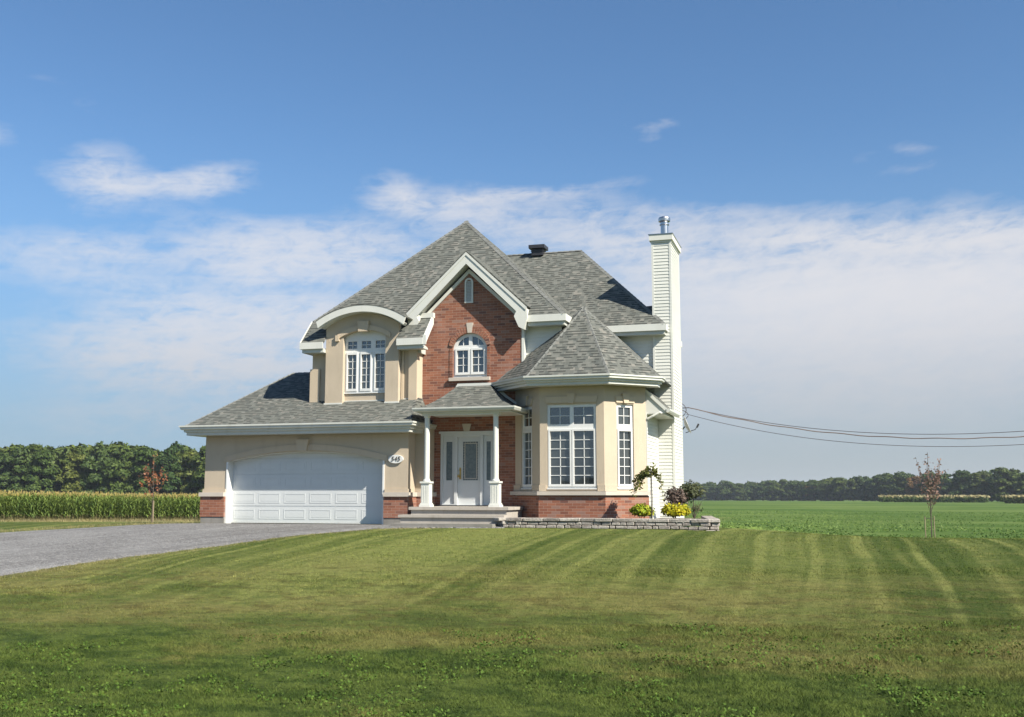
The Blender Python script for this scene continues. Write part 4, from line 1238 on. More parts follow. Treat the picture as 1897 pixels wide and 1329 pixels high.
def crown_mesh(name, rng, h, r, z0, lobes, per, size, m_, up=.35, shape='broad'):
    """foliage crown: leaf clumps over the upper skin and inside of many lobes"""
    P = []; Nn = []
    for i in range(lobes):
        t = rng.uniform(0, 1); a = rng.uniform(0, 2 * np.pi)
        zz = z0 + (h - z0) * (0.12 + .80 * t)
        prof = np.sqrt(max(.04, 1 - ((t - .38) / .64) ** 2))
        rad = r * prof * rng.uniform(.35, .82)
        c = np.array([rad * np.cos(a), rad * np.sin(a), zz])
        lr = r * rng.uniform(.22, .42)
        d = rng.normal(0, 1, (per, 3)); d /= np.linalg.norm(d, axis=1)[:, None]
        d[:, 2] = np.where(d[:, 2] < -.3, -d[:, 2] * .5, d[:, 2])
        rr_ = lr * rng.uniform(.55, 1.05, (per, 1)) ** .6
        rr_ *= (1 + .25 * np.sin(d[:, :1] * 7 + i) * np.cos(d[:, 1:2] * 6))
        P.append(c + d * rr_ * np.array([1, 1, .8])); Nn.append(d + np.array([0, 0, up]))
    P = np.concatenate(P); Nn = np.concatenate(Nn)
    V, F = leaf_cloud(P, Nn, size, rng)
    return np_mesh(name, V, F, [m_])
def trunk_mesh(name, rng, h, r, limbs=7, spread=2.0, m_='bark', top=.75):
    bm = nb()
    pts = [(0, 0, -.3)]
    x = y = 0
    for i in range(1, 7): x += rng.normal(0, .02 * h / 6); y += rng.normal(0, .02 * h / 6); pts.append((x, y, h * top * i / 6))
    tube(bm, pts, r, 7, r * .35)
    for i in range(limbs):
        k = 2 + int(rng.integers(0, 4)); p = pts[k]; a = rng.uniform(0, 6.28); L = spread * rng.uniform(.6, 1)
        q = [p, (p[0] + math.cos(a) * L * .5, p[1] + math.sin(a) * L * .5, p[2] + L * .45), (p[0] + math.cos(a) * L, p[1] + math.sin(a) * L, p[2] + L * 1.1)]
        tube(bm, q, r * .4, 5, r * .1)
    me = bpy.data.meshes.new(name); bm.to_mesh(me); bm.free(); me.materials.append(M[m_]); return me
def mobj(name, me, parent=None, loc=None):
    o = bpy.data.objects.new(name, me); col.objects.link(o)
    if parent: o.parent = parent
    if loc: o.location = loc
    return o

# ------------------------------------------------------------------ forests
rng = np.random.default_rng(4)
kinds = ['leaf_green', 'leaf_dark', 'leaf_olive', 'leaf_russet', 'leaf_green', 'leaf_dark']
CR = [crown_mesh('crown', rng, 14.5, 4.8, -1.2, 38, 220, .60, k) for k in kinds]
TK = [trunk_mesh('trunk', rng, 14, .28, 8, 2.6) for _ in range(3)]
colour_word = {0: 'mid green', 1: 'dark green', 2: 'olive green', 3: 'russet tinted', 4: 'mid green', 5: 'dark green'}
ordw = ['first', 'second', 'third', 'fourth', 'fifth', 'sixth', 'seventh', 'eighth', 'ninth', 'tenth', 'eleventh', 'twelfth', 'thirteenth', 'fourteenth', 'fifteenth',
        'sixteenth', 'seventeenth', 'eighteenth', 'nineteenth', 'twentieth', 'twenty-first', 'twenty-second', 'twenty-third', 'twenty-fourth', 'twenty-fifth', 'twenty-sixth',
        'twenty-seventh', 'twenty-eighth', 'twenty-ninth', 'thirtieth', 'thirty-first', 'thirty-second', 'thirty-third', 'thirty-fourth', 'thirty-fifth', 'thirty-sixth',
        'thirty-seventh', 'thirty-eighth', 'thirty-ninth', 'fortieth']
def tree(x, y, sc_, kind, label, group, wide=1.0):
    t = empty('broadleaf_tree', (x, y, float(gz(x, y))), label, 'tree', group)
    t.rotation_euler = (0, 0, random.uniform(0, 6.28)); t.scale = (sc_ * wide, sc_ * wide, sc_)
    mobj('crown', CR[kind], t); mobj('trunk', TK[random.randrange(3)], t)
    return t
def lerp_path(P, t):
    L = [0]
    for a, c in zip(P, P[1:]): L.append(L[-1] + math.dist(a, c))
    s = t * L[-1]
    return float(np.interp(s, L, [p[0] for p in P])), float(np.interp(s, L, [p[1] for p in P]))
nL = 15
PL = [(-179, 160), (-167, 169), (-123, 182), (-112, 190)]
seqL = [1, 2, 0, 1, 5, 0, 2, 1, 4, 0, 1, 2, 4, 0, 1]
for i in range(nL):
    x, y = lerp_path(PL, i / (nL - 1)); k = seqL[i]
    hgt = .80 + .15 * min(1, i / 9) + random.uniform(-.10, .09)
    tree(x + random.uniform(-1, 1), y + random.uniform(-3, 3), hgt, k,
         '%s broadleaf tree in the forest edge behind the corn, %s from the left' % (colour_word[k], ordw[i]), 'trees of the forest edge behind the corn', 1.0)
PR = [(-98, 698), (-25, 607), (31, 499), (59, 424), (80, 378), (98, 341), (118, 320)]
nR = 34
for i in range(nR):
    t = (i + .5) / nR; x, y = lerp_path(PR, t); k = random.choice([0, 0, 1, 2, 4, 5, 3 if i % 9 == 4 else 0])
    sc_ = .80 + .05 * math.sin(i * 1.3) + random.uniform(-.08, .08) - .16 * max(0, .5 - t) + .25 * max(0, t - .75)
    tree(x, y, sc_, k, '%s tree in the far treeline beyond the green field, %s from the left' % (colour_word[k], ordw[i]), 'trees of the far treeline beyond the green field', 1.15 + .3 * random.random())
def wood(name, P, n, back, label, smin, smax, seed):
    """the mass of trees behind the front row, as one object"""
    rg = np.random.default_rng(seed)
    V = []; F = []; off = 0; mi = []
    base = [crown_mesh('wood_src', rg, 14.5, 5.2, -1.5, 26, 80, 1.0, 'leaf_green') for _ in range(3)]
    src = []
    for me in base:
        v = np.empty(len(me.vertices) * 3, np.float32); me.vertices.foreach_get('co', v); src.append(v.reshape(-1, 3)); bpy.data.meshes.remove(me)
    for i in range(n):
        x, y = lerp_path(P, rg.uniform(0, 1)); d = rg.uniform(4, back)
        x += -d * .25; y += d
        v = src[i % 3]; a = rg.uniform(0, 6.28); s = rg.uniform(smin, smax)
        c, sn = math.cos(a), math.sin(a)
        w_ = np.stack([(v[:, 0] * c - v[:, 1] * sn) * s + x, (v[:, 0] * sn + v[:, 1] * c) * s + y, v[:, 2] * s + float(gz(x, y))], 1)
        V.append(w_); f = np.arange(len(w_)).reshape(-1, 4) + off; F.append(f); off += len(w_)
        mi += [int(rg.choice([0, 0, 1, 1, 2, 3], p=[.25, .2, .2, .17, .12, .06]))] * len(f)
    me = np_mesh(name, np.concatenate(V), np.concatenate(F), ['leaf_green', 'leaf_dark', 'leaf_olive', 'leaf_russet'], mi)
    o = mobj(name, me); setp(o, label, 'woodland', kind='stuff')
wood('woodland', PL, 110, 30, 'dense mass of green woodland behind the forest edge at the left', .84, .98, 9)
wood('woodland', PR, 260, 60, 'far mass of woodland behind the treeline at the right', .62, .84, 10)

wood('woodland', [(-260, -250), (0, -262), (260, -250)], 230, 22, 'far woodland across the road, mirrored in the window panes', .38, .50, 12)
# ------------------------------------------------------------------ corn
def corn_plant(rg, h=2.05):
    V = []; F = []; mi = []
    def quad(p, m_): 
        n = len(V); V.extend(p); F.append((n, n + 1, n + 2, n + 3)); mi.append(m_)
    a = rg.uniform(0, 3.14)
    for k in range(2):
        c, s = math.cos(a + k * 1.57) * .013, math.sin(a + k * 1.57) * .013
        quad([(-c, -s, 0), (c, s, 0), (c * .8, s * .8, .5), (-c * .8, -s * .8, .5)], 2)
        quad([(-c * .8, -s * .8, .5), (c * .8, s * .8, .5), (c * .5, s * .5, h * .9), (-c * .5, -s * .5, h * .9)], 0)
    nl = 11
    for i in range(nl):
        z = .38 + (h * .74) * i / nl + rg.uniform(-.04, .04); az = a + (i % 2) * 3.14 + rg.normal(0, .5)
        L = rg.uniform(.5, .85) * (1 - .3 * abs(i / nl - .5)); rise = rg.uniform(.5, 1.1); w_ = rg.uniform(.04, .065)
        dx, dy = math.cos(az), math.sin(az); px, py = -dy, dx
        prev = None
        for q in range(5):
            t = q / 4; r_ = L * t * .8; zz = z + L * (rise * t - 1.35 * rise * t * t)
            ww = w_ * (1 - t) ** .6 if q else w_ * .6
            cur = [(dx * r_ - px * ww, dy * r_ - py * ww, zz), (dx * r_ + px * ww, dy * r_ + py * ww, zz)]
            if prev: quad([prev[0], prev[1], cur[1], cur[0]], 0)
            prev = cur
    for i in range(5):
        az = rg.uniform(0, 6.28); L = rg.uniform(.16, .28); sp = rg.uniform(.02, .10) * (i > 0)
        dx, dy = math.cos(az), math.sin(az)
        quad([(-dy * .012, dx * .012, h * .86), (dy * .012, -dx * .012, h * .86), (dx * sp + dy * .008, dy * sp - dx * .008, h * .86 + L), (dx * sp - dy * .008, dy * sp + dx * .008, h * .86 + L)], 1)
    return np.array(V), np.array(F), np.array(mi)
crg = np.random.default_rng(21)
CP = [corn_plant(crg) for _ in range(10)]
CM = [np_mesh('corn_plant', v, f, ['corn_leaf', 'corn_tassel', 'dry_grass'], m_) for v, f, m_ in CP]
A0 = np.array([-41.5, 26.7]); A1 = np.array([-30.0, 43.5]); dirc = (A1 - A0); Lc = np.linalg.norm(dirc); dirc /= Lc; nc = np.array([-dirc[1], dirc[0]])
nf = 112
for i in range(nf):
    s = Lc * i / nf; p = A0 + dirc * (s + random.uniform(-.05, .05)) + nc * random.uniform(-.08, .08)
    o = mobj('corn_plant', CM[i % 10], loc=(p[0], p[1], float(gz(p[0], p[1]))))
    o.rotation_euler = (random.gauss(0, .04), random.gauss(0, .04), random.uniform(0, 6.28)); o.scale = (1, 1, random.uniform(.93, 1.05))
    setp(o, 'tall green corn plant with pale tassel in the front row of the corn field', 'corn plant', 'corn plants in the front row')
V = []; F = []; mi = []; off = 0
def addcorn(x, y, s=1.0):
    global off
    v, f, m_ = CP[int(crg.integers(0, 10))]; a = crg.uniform(0, 6.28); c, sn = math.cos(a), math.sin(a); h = crg.uniform(.92, 1.06) * s
    V.append(np.stack([v[:, 0] * c - v[:, 1] * sn + x, v[:, 0] * sn + v[:, 1] * c + y, v[:, 2] * h + float(gz(x, y))], 1)); F.append(f + off); mi.append(m_); off += len(v)
for row in range(9):
    for k_ in range(-75, 260):
        if row == 0 and 0 <= k_ * .19 < Lc: continue
        s = k_ * .19 + crg.uniform(-.06, .06)
        p = A0 + dirc * s + nc * (row * .75 + crg.uniform(-.06, .06)); addcorn(p[0], p[1])
for row in range(9, 40):
    for k_ in range(-75, 130, 1):
        s = k_ * .42 + crg.uniform(-.15, .15); p = A0 + dirc * s + nc * (row * .75); addcorn(p[0], p[1], 1.0)
me = np_mesh('corn_field', np.concatenate(V), np.concatenate(F), ['corn_leaf', 'corn_tassel', 'dry_grass'], np.concatenate(mi))
setp(mobj('corn_field', me), 'dense standing corn field left of the garage', 'corn field', kind='stuff')
# soy crop: low leaves over the part of the field near enough to show
cr_ = np.random.default_rng(55); n = 70000
yy_ = 7 + 110 * cr_.uniform(0, 1, n) ** 1.5; xx_ = 10.5 + cr_.uniform(0, 1, n) * (22 + (yy_ + 28) * .45) - (yy_ * .18)
k_ = (np.sin(xx_ * .35 + np.sin(yy_ * .12) * 2) * np.sin(yy_ * .21 + xx_ * .05) > -.55); xx_, yy_ = xx_[k_], yy_[k_]; n = len(xx_)
Pz = gz(xx_, yy_) + cr_.uniform(-.02, .07, n)
V, F = leaf_cloud(np.stack([xx_, yy_, Pz], 1), np.tile(np.array([.2, -.4, 1.0]), (n, 1)), .085, cr_, .6, 1.3)
mi_ = np.where(np.sin(xx_ * .12 + 1.3) + np.sin(yy_ * .16 + xx_ * .03) + cr_.normal(0, .5, n) > .2, 0, 1)
setp(mobj('field_crop', np_mesh('field_crop', V, F, ['crop_light', 'crop_dark'], mi_)), 'low green crop leaves covering the field right of the house', 'crop', kind='stuff')
# far strips of corn in front of the right treeline
def far_corn(a, c, depth, label, seed):
    rg = np.random.default_rng(seed); n = 5200
    t = rg.uniform(0, 1, n); d = rg.uniform(0, depth, n) ** 1.0
    x = a[0] + (c[0] - a[0]) * t; y = a[1] + (c[1] - a[1]) * t + d
    z = gz(x, y) + rg.uniform(0, 1, n) ** .6 * 1.9
    P = np.stack([x, y, z], 1)
    V, F = leaf_cloud(P, np.tile(np.array([.2, -1, .5]), (n, 1)), .5, rg, .8, 1.8)
    top = (z - gz(x, y)) > 1.45
    o = mobj('corn_field', np_mesh('corn_field', V, F, ['leaf_green', 'dry_grass'], top.astype(int)))
    setp(o, label, 'corn field', kind='stuff')
far_corn((28.6, 310), (57, 297), 14, 'long low strip of corn with pale top before the far trees', 31)
far_corn((57, 266), (84, 240), 12, 'short strip of corn at the right edge of the far field', 32)
# dirt track at the far right
bm = nb(); V_ = [bm.verts.new((x_, y_, float(gz(x_, y_)) + .25)) for x_, y_ in ((61, 236), (96, 205), (96, 240), (66, 250))]; bm.faces.new(V_)
plain('dirt', (.40, .31, .22), .95, .2, .3, .3)
o = link('path', bm, 'dirt'); o['kind'] = 'structure'

# ------------------------------------------------------------------ garden plants
def blob_leaves(c, rx, rz, n, size, rg, inner=.55, up=.4):
    d = rg.normal(0, 1, (n, 3)); d /= np.linalg.norm(d, axis=1)[:, None]; d[:, 2] = np.abs(d[:, 2]) * rg.choice([1, 1, 1, -.4], n)
    r_ = rg.uniform(inner, 1.05, (n, 1)); r_ *= 1 + .12 * np.sin(d[:, :1] * 9) * np.cos(d[:, 1:2] * 8 + 1)
    P = np.array(c) + d * r_ * np.array([rx, rx, rz])
    return leaf_cloud(P, d + np.array([0, 0, up]), size, rg, .5)
def join_np(parts):
    V = []; F = []; off = 0
    for v, f in parts: V.append(v); F.append(f + off); off += len(v)
    return np.concatenate(V), np.concatenate(F)
sr = np.random.default_rng(40)
def bush(name, loc, rx, rz, n, size, m_, label, cat, group=None, stems=5, zc=.5):
    root = empty(name, loc, label, cat, group)
    parts = [blob_leaves((0, 0, rz * zc * 2 * .5), rx, rz * .55, n, size, sr)]
    for i in range(7):
        a = sr.uniform(0, 6.28); parts.append(blob_leaves((rx * .55 * math.cos(a), rx * .55 * math.sin(a), rz * sr.uniform(.4, .75)), rx * .45, rz * .32, n // 6, size, sr))
    V, F = join_np(parts)
    mobj('foliage', np_mesh('foliage', V, F, [m_]), root)
    bm = nb()
    for i in range(stems):
        a = sr.uniform(0, 6.28); tube(bm, [(0, 0, -.05), (math.cos(a) * rx * .3, math.sin(a) * rx * .3, rz * .4), (math.cos(a) * rx * .6, math.sin(a) * rx * .6, rz * .8)], .012, 5, .004)
    me = bpy.data.meshes.new('stem'); bm.to_mesh(me); bm.free(); me.materials.append(M['bark']); mobj('stem', me, root)
bush('round_shrub', (8.28, .1, .15), .33, .42, 900, .055, 'leaf_yellowgreen', 'round yellow-green shrub beside the thin weeping tree, under the brick corner', 'shrub')
bush('round_shrub', (9.18, .1, .15), .37, .42, 1000, .055, 'leaf_yellow', 'golden yellow low shrub right of the chimney foot', 'shrub')
bush('dark_shrub', (9.0, 1.5, .30), .32, .72, 340, .06, 'leaf_purple', 'dark purple-leaved shrub in front of the white chimney', 'shrub', stems=10)
# slim bush with a stem beyond the chimney
root = empty('green_bush', (9.36, 2.2, -.1), 'dull green bush on a thin stem right of the chimney', 'bush')
parts = [blob_leaves((.0, 0, .98), .36, .34, 700, .06, sr, .3), blob_leaves((-.30, .1, .80), .34, .36, 500, .06, sr, .3), blob_leaves((.1, .1, .5), .2, .2, 90, .05, sr, .3)]
V, F = join_np(parts); mobj('foliage', np_mesh('foliage', V, F, ['leaf_bush']), root)
bm = nb(); tube(bm, [(0.05, 0, 0), (.06, 0, .4), (.02, 0, .9)], .022, 6, .01)
for a in range(7): tube(bm, [(0.05, 0, .25), (.05 + .22 * math.cos(a), .2 * math.sin(a), .75)], .008, 4, .003)
me = bpy.data.meshes.new('stem'); bm.to_mesh(me); bm.free(); me.materials.append(M['bark']); mobj('stem', me, root)
# weeping standard
root = empty('weeping_tree', (8.58, -.1, .15), 'thin weeping tree with drooping leafy branches between the two yellow shrubs', 'tree')
bm = nb(); tube(bm, [(0, 0, 0), (.01, 0, .6), (0, 0, 1.22)], .016, 6, .012); tube(bm, [(-.02, 0, 0), (-.02, 0, 1.25)], .008, 5)
br = []
for (ex, ez, hx, n) in ((-.46, .68, -.30, 130), (-.40, .80, -.22, 130), (-.50, 1.0, -.25, 90), (.26, .92, .17, 45), (.30, .60, .24, 40), (-.15, 1.36, -.1, 70), (.05, 1.46, .03, 30), (.1, 1.2, .12, 60), (-.3, .9, -.2, 110)):
    P0 = np.array([0, 0, 1.18]); P1 = np.array([hx, sr.uniform(-.1, .1), 1.40]); P2 = np.array([ex, sr.uniform(-.15, .15), ez])
    ts = np.linspace(0, 1, 9)[:, None]; C = (1 - ts) ** 2 * P0 + 2 * ts * (1 - ts) * P1 + ts ** 2 * P2
    tube(bm, [tuple(c) for c in C], .007, 4, .003)
    t = sr.uniform(.1, 1, (n, 1)); Q = (1 - t) ** 2 * P0 + 2 * t * (1 - t) * P1 + t ** 2 * P2 + sr.normal(0, .035, (n, 3)); br.append(leaf_cloud(Q, sr.normal(0, 1, (n, 3)), .055, sr))
me = bpy.data.meshes.new('trunk'); bm.to_mesh(me); bm.free(); me.materials.append(M['bark']); mobj('trunk', me, root)
V, F = join_np(br); mobj('foliage', np_mesh('foliage', V, F, ['leaf_weep']), root)

# staked saplings
def sapling(x, y, h, m_, dens, label, spread, branches, size, seed, stakes=True, upright=1.0):
    rg = np.random.default_rng(seed)
    root = empty('sapling', (x, y, float(gz(x, y))), label, 'sapling', None)
    bm = nb(); tube(bm, [(0, 0, -.1), (.02, 0, h * .4), (-.02, 0, h * .7), (0, 0, h * .97)], .028, 7, .008)
    P = []
    for i in range(branches):
        z = h * rg.uniform(.26, .62); a = rg.uniform(0, 6.28); L = spread * rg.uniform(.5, 1) * (1.15 - z / h * .6)
        e = np.array([math.cos(a) * L, math.sin(a) * L, z + upright * (h - z) * rg.uniform(.35, .85)]); s = np.array([0, 0, z]); mid_ = (s + e) / 2 + np.array([math.cos(a) * L * .25, math.sin(a) * L * .25, -.05])
        ts = np.linspace(0, 1, 6)[:, None]; C = (1 - ts) ** 2 * s + 2 * ts * (1 - ts) * mid_ + ts ** 2 * e
        tube(bm, [tuple(c) for c in C], .010, 4, .003)
        n = dens; t = rg.uniform(.25, 1.0, (n, 1)); P.append((1 - t) ** 2 * s + 2 * t * (1 - t) * mid_ + t ** 2 * e + rg.normal(0, .05, (n, 3)))
    n = dens * 2; t = rg.uniform(.35, 1, (n, 1)); P.append(np.array([0, 0, h]) * t + rg.normal(0, .07, (n, 3)))
    P = np.concatenate(P)
    me = bpy.data.meshes.new('trunk'); bm.to_mesh(me); bm.free(); me.materials.append(M['bark']); mobj('trunk', me, root)
    V, F = leaf_cloud(P, rg.normal(0, 1, P.shape), size, rg); mobj('foliage', np_mesh('foliage', V, F, [m_]), root)
    if stakes:
        for sx in (-.24, .12):
            bm = nb(); tube(bm, [(sx, 0, -.2), (sx, 0, .95)], .024, 6)
            me = bpy.data.meshes.new('stake'); bm.to_mesh(me); bm.free(); me.materials.append(M['stake_wood']); mobj('stake', me, root)
        bm = nb(); tube(bm, [(-.24, 0, .86), (.12, 0, .84)], .012, 6); me = bpy.data.meshes.new('tie'); bm.to_mesh(me); bm.free(); me.materials.append(M['cable_black']); mobj('tie', me, root)
    return root
sapling(17.2, 20.2, 3.75, 'leaf_mauve', 20, 'sparse reddish sapling tied to two stakes in the green field', .85, 22, .075, 3)
s_ = sapling(-17.4, 15.1, 3.35, 'leaf_red', 24, 'slim red-leaved sapling standing in front of the corn', .85, 9, .085, 8, stakes=False)
bm = nb(); tube(bm, [(.05, .02, -.2), (.05, .02, 1.05)], .028, 6); me = bpy.data.meshes.new('stake'); bm.to_mesh(me); bm.free(); me.materials.append(M['stake_wood']); mobj('stake', me, s_)

# ------------------------------------------------------------------ cables, mast loops, satellite dish
def cable(pts, r, m_, label, wob=0.0):
    bm = nb(); P = []
    xs = [p[0] for p in pts]; zs = [p[1] for p in pts]
    co = np.polyfit(xs, zs, 3)
    X = np.linspace(xs[0], xs[-1], 70)
    for i, x in enumerate(X): P.append((x, 6.2, float(np.polyval(co, x)) + wob * math.sin(i * 1.1)))
    tube(bm, P, r, 6)
    tag_ = link('power_cable', bm, m_); setp(tag_, label, 'cable', 'overhead cables to the house')
    return tag_
ext_r = [(24, 3.5), (30, 5.0)]
cable([(8.85, 3.63), (10.8, 3.16), (12.28, 2.93), (13.95, 2.76), (16.11, 2.65), (18.68, 2.71), (22, 3.0), (26, 3.7)], .010, 'cable_black', 'upper overhead cable running from behind the chimney to the right')
cable([(8.85, 3.61), (10.8, 3.14), (12.28, 2.87), (13.95, 2.67), (16.1, 2.50), (18.67, 2.54), (22, 2.85), (26, 3.5)], .016, 'copper_cable', 'thickest, brownish, middle cable of the three behind the chimney', .012)
cable([(8.74, 3.42), (11.72, 2.71), (13.94, 2.43), (16.62, 2.25), (18.65, 2.3), (22, 2.6), (26, 3.2)], .009, 'cable_black', 'thinnest and lowest overhead cable running from behind the chimney')
bm = nb()
P = [(8.2 + .55 * math.sin(a) if a < 3.2 else 8.2, 6.2, 3.55 + .32 * math.cos(a)) for a in np.linspace(0.1, 3.3, 14)]
tube(bm, P, .013, 6)
P = [(8.2 + .62 * math.sin(a), 6.15, 3.38 + .22 * math.cos(a)) for a in np.linspace(0.2, 3.1, 12)]; tube(bm, P, .012, 6)
tube(bm, [(8.15, 6.2, 3.6), (8.85, 6.2, 3.62)], .015, 6)
o = link('service_drop_bracket', bm, 'cable_black'); setp(o, 'dark looped service cables and bracket on the wall behind the chimney', 'cable bracket')
dish = empty('satellite_dish', (8.2, 6.0, 2.75), 'small grey satellite dish seen edge on behind the chimney', 'satellite dish')
bm = nb()
# dish seen edge on: shallow paraboloid facing right/front, tilted up
c = Vector((8.72, 6.0, 3.02)); ax = Vector((.93, .1, .36)).normalized(); s_v = ax.cross(Vector((0, 0, 1))).normalized(); w_v = s_v.cross(ax)
rgs = []
for q in range(6):
    rr_ = .30 * q / 5; dep = .10 * (q / 5) ** 2
    rgs.append([bm.verts.new(c + ax * dep + (s_v * math.cos(2 * math.pi * k / 24) * rr_ * .9 + w_v * math.sin(2 * math.pi * k / 24) * rr_)) for k in range(24)] if q else [bm.verts.new(c)])
for k in range(24): bm.faces.new([rgs[0][0], rgs[1][k], rgs[1][(k + 1) % 24]])
for q in range(1, 5):
    for k in range(24): bm.faces.new([rgs[q][k], rgs[q + 1][k], rgs[q + 1][(k + 1) % 24], rgs[q][(k + 1) % 24]])
me = bpy.data.meshes.new('reflector'); bm.to_mesh(me); bm.free(); me.materials.append(M['dish_grey'])
o = mobj('reflector', me, dish); o.matrix_parent_inverse = Matrix.Translation(dish.location).inverted()
md_ = o.modifiers.new('thick', 'SOLIDIFY'); md_.thickness = .012
bm = nb(); tube(bm, [(8.15, 6.0, 2.55), (8.5, 6.0, 2.75), (8.72, 6.0, 3.0)], .022, 6); tube(bm, [(8.74, 6.0, 2.80), (9.05, 6.0, 2.90), (9.12, 6.0, 3.02)], .013, 6); tube(bm, [(9.10, 6.0, 2.96), (9.16, 6.0, 3.08)], .03, 8)
me = bpy.data.meshes.new('mount_arm'); bm.to_mesh(me); bm.free(); me.materials.append(M['dark_metal']); o = mobj('mount_arm', me, dish); o.matrix_parent_inverse = Matrix.Translation(dish.location).inverted()

# ------------------------------------------------------------------ grass
gr = np.random.default_rng(77)
CAMP = np.array([13.0, -28.0]); FW = np.array([-math.sin(R(16.5)), math.cos(R(16.5))]); RT = np.array([math.cos(R(16.5)), math.sin(R(16.5))])
def poly_in(P, x, y):
    ins = np.zeros(len(x), bool); j = len(P) - 1
    for i in range(len(P)):
        xi, yi = P[i]; xj, yj = P[j]
        c = ((yi > y) != (yj > y)) & (x < (xj - xi) * (y - yi) / (yj - yi + 1e-12) + xi); ins ^= c; j = i
    return ins
drive_poly = near_edge + far_edge[::-1]
def on_lawn(x, y):
    ok = ~poly_in(drive_poly, x, y)
    ok &= ~((x > -5.1) & (x < 8.3) & (y > -.1)) & ~((x > 4.7) & (x < 10.7) & (y > -1.3)) & ~((x > 1.6) & (x < 4.9) & (y > -1.5))
    return ok
def blades(n, d0, d1, h0, h1, w, pw=1.0, lean=.5):
    d = d0 + (d1 - d0) * gr.uniform(0, 1, n) ** pw; a = gr.uniform(-.56, .56, n) * d
    x = CAMP[0] + FW[0] * d + RT[0] * a; y = CAMP[1] + FW[1] * d + RT[1] * a
    k = on_lawn(x, y); x, y = x[k], y[k]; n = len(x)
    z = gz(x, y) - .005
    patch = .65 + .7 * (np.sin(x * 1.7 + np.sin(y * 2.3) * 1.3) * np.sin(y * 1.9 + np.sin(x * 1.1) * 2) * .5 + .5)
    h = gr.uniform(h0, h1, n) * patch
    th = gr.uniform(0, 6.28, n); lx, ly = gr.normal(0, lean, n) * h, gr.normal(0, lean, n) * h
    wx, wy = np.cos(th) * w * .5, np.sin(th) * w * .5
    V = np.stack([np.stack([x - wx, y - wy, z], 1), np.stack([x + wx, y + wy, z], 1), np.stack([x + lx, y + ly, z + h], 1)], 1).reshape(-1, 3)
    return V
Vs = [blades(190000, 9.3, 14.5, .018, .055, .006, 1.15, .8), blades(110000, 13.5, 19, .014, .036, .007, 1.0, .9), blades(90000, 18, 27.5, .015, .035, .012, 1.0, .7)]
V = np.concatenate(Vs); F = np.arange(len(V)).reshape(-1, 3)
setp(mobj('grass', np_mesh('grass', V, F, ['grass_blade'])), 'short mown grass blades across the front lawn', 'grass', kind='stuff')
# broad-leaved weeds in the rougher near grass
n = 800
d = 9.3 + 5.0 * gr.uniform(0, 1, n) ** 1.3; a = gr.uniform(-.55, .55, n) * d
cxw = CAMP[0] + FW[0] * d + RT[0] * a; cyw = CAMP[1] + FW[1] * d + RT[1] * a
keep = (np.sin(cxw * 1.3 + 1) * np.sin(cyw * 1.8 + cxw * .5) > -.25) & on_lawn(cxw, cyw)
cxw, cyw = cxw[keep], cyw[keep]
K = 18
r_ = gr.gamma(2, .05, (len(cxw), K)); th = gr.uniform(0, 6.28, (len(cxw), K))
x = (cxw[:, None] + r_ * np.cos(th)).ravel(); y = (cyw[:, None] + r_ * np.sin(th)).ravel(); z = gz(x, y) + gr.uniform(.015, .065, len(x))
V, F = leaf_cloud(np.stack([x, y, z], 1), np.tile(np.array([0, -.2, 1.0]), (len(x), 1)), .024, gr, .8, 1.5)
setp(mobj('weeds', np_mesh('weeds', V, F, ['weed_leaf'])), 'clover and broad-leaved weeds in the rough near grass', 'weeds', kind='stuff')
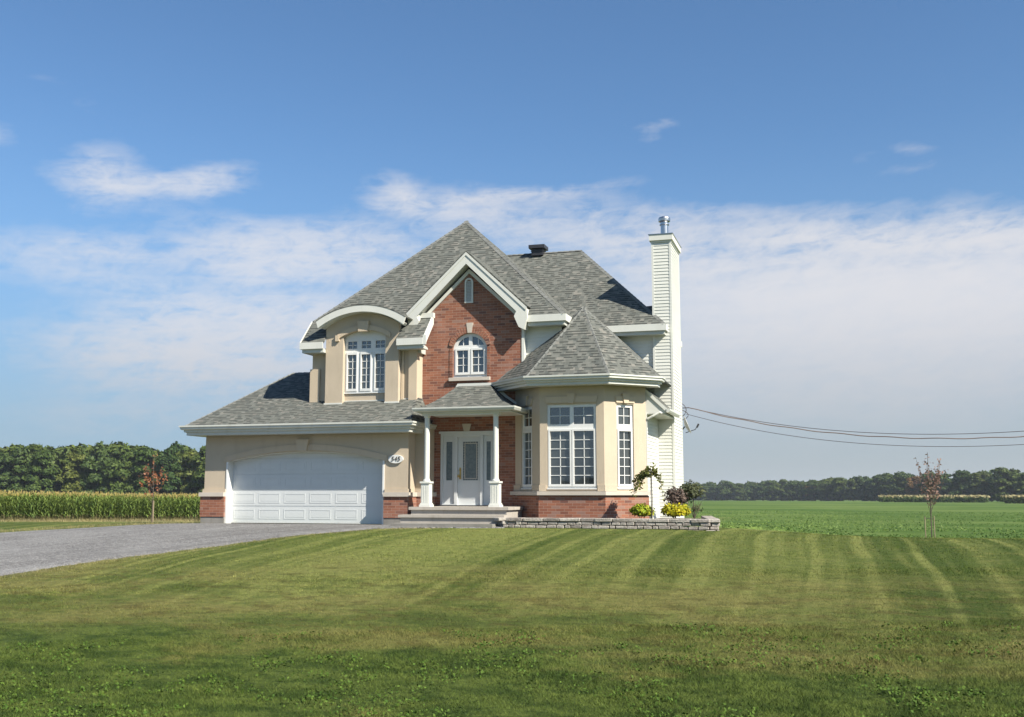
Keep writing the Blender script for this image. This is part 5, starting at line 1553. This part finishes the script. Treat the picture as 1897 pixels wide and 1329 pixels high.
# rough grass at the foot of the corn, along the drive and at the lawn's back edge
def tufts(P0, P1, n, spread, h0, h1, w):
    t = gr.uniform(0, 1, n); x = P0[0] + (P1[0] - P0[0]) * t + gr.normal(0, spread, n); y = P0[1] + (P1[1] - P0[1]) * t + gr.normal(0, spread, n)
    z = gz(x, y) - .03; h = gr.uniform(h0, h1, n); th = gr.uniform(0, 6.28, n); wx, wy = np.cos(th) * w * .5, np.sin(th) * w * .5
    lx, ly = gr.normal(0, .35, n) * h, gr.normal(0, .35, n) * h
    return np.stack([np.stack([x - wx, y - wy, z], 1), np.stack([x + wx, y + wy, z], 1), np.stack([x + lx, y + ly, z + h], 1)], 1).reshape(-1, 3)
T = [tufts((-42, 25), (-29, 43.5), 9000, .7, .08, .3, .02)]
for a, c in zip(near_edge[1:8], near_edge[2:9]): T.append(tufts(a, c, 1800, .17, .02, .07, .012))
for a, c in zip(far_edge[2:7], far_edge[3:8]): T.append(tufts((a[0] - .25, a[1] + .25), (c[0] - .25, c[1] + .25), 1500, .25, .03, .12, .012))
V = np.concatenate(T); F = np.arange(len(V)).reshape(-1, 3)
setp(mobj('rough_grass', np_mesh('rough_grass', V, F, ['dry_grass'])), 'pale rough grass at the foot of the corn and along the drive', 'grass', kind='stuff')
V = tufts((13, 6.4), (46, 6.4), 9000, .35, .03, .12, .015)
setp(mobj('rough_grass', np_mesh('rough_grass', V, np.arange(len(V)).reshape(-1, 3), ['grass_blade'])), 'uneven grass edge where the lawn meets the green field', 'grass', kind='stuff')

# ------------------------------------------------------------------ haze: even pale air round the camera and the whole scene
bm = nb(); box(bm, -1600, 1600, -400, 2000, -14, 24)
me = bpy.data.meshes.new('haze'); bm.to_mesh(me); bm.free()
hm = bpy.data.materials.new('haze_air'); hm.use_nodes = True; hn = hm.node_tree; hn.nodes.clear()
ho = hn.nodes.new('ShaderNodeOutputMaterial'); hv = hn.nodes.new('ShaderNodeVolumePrincipled')
hv.inputs['Color'].default_value = (.82, .90, 1.0, 1); hv.inputs['Density'].default_value = .00017; hv.inputs['Anisotropy'].default_value = .1
hn.links.new(hv.outputs[0], ho.inputs['Volume']); me.materials.append(hm)
o = bpy.data.objects.new('haze', me); col.objects.link(o); o['kind'] = 'stuff'
sc.cycles.volume_bounces = 0
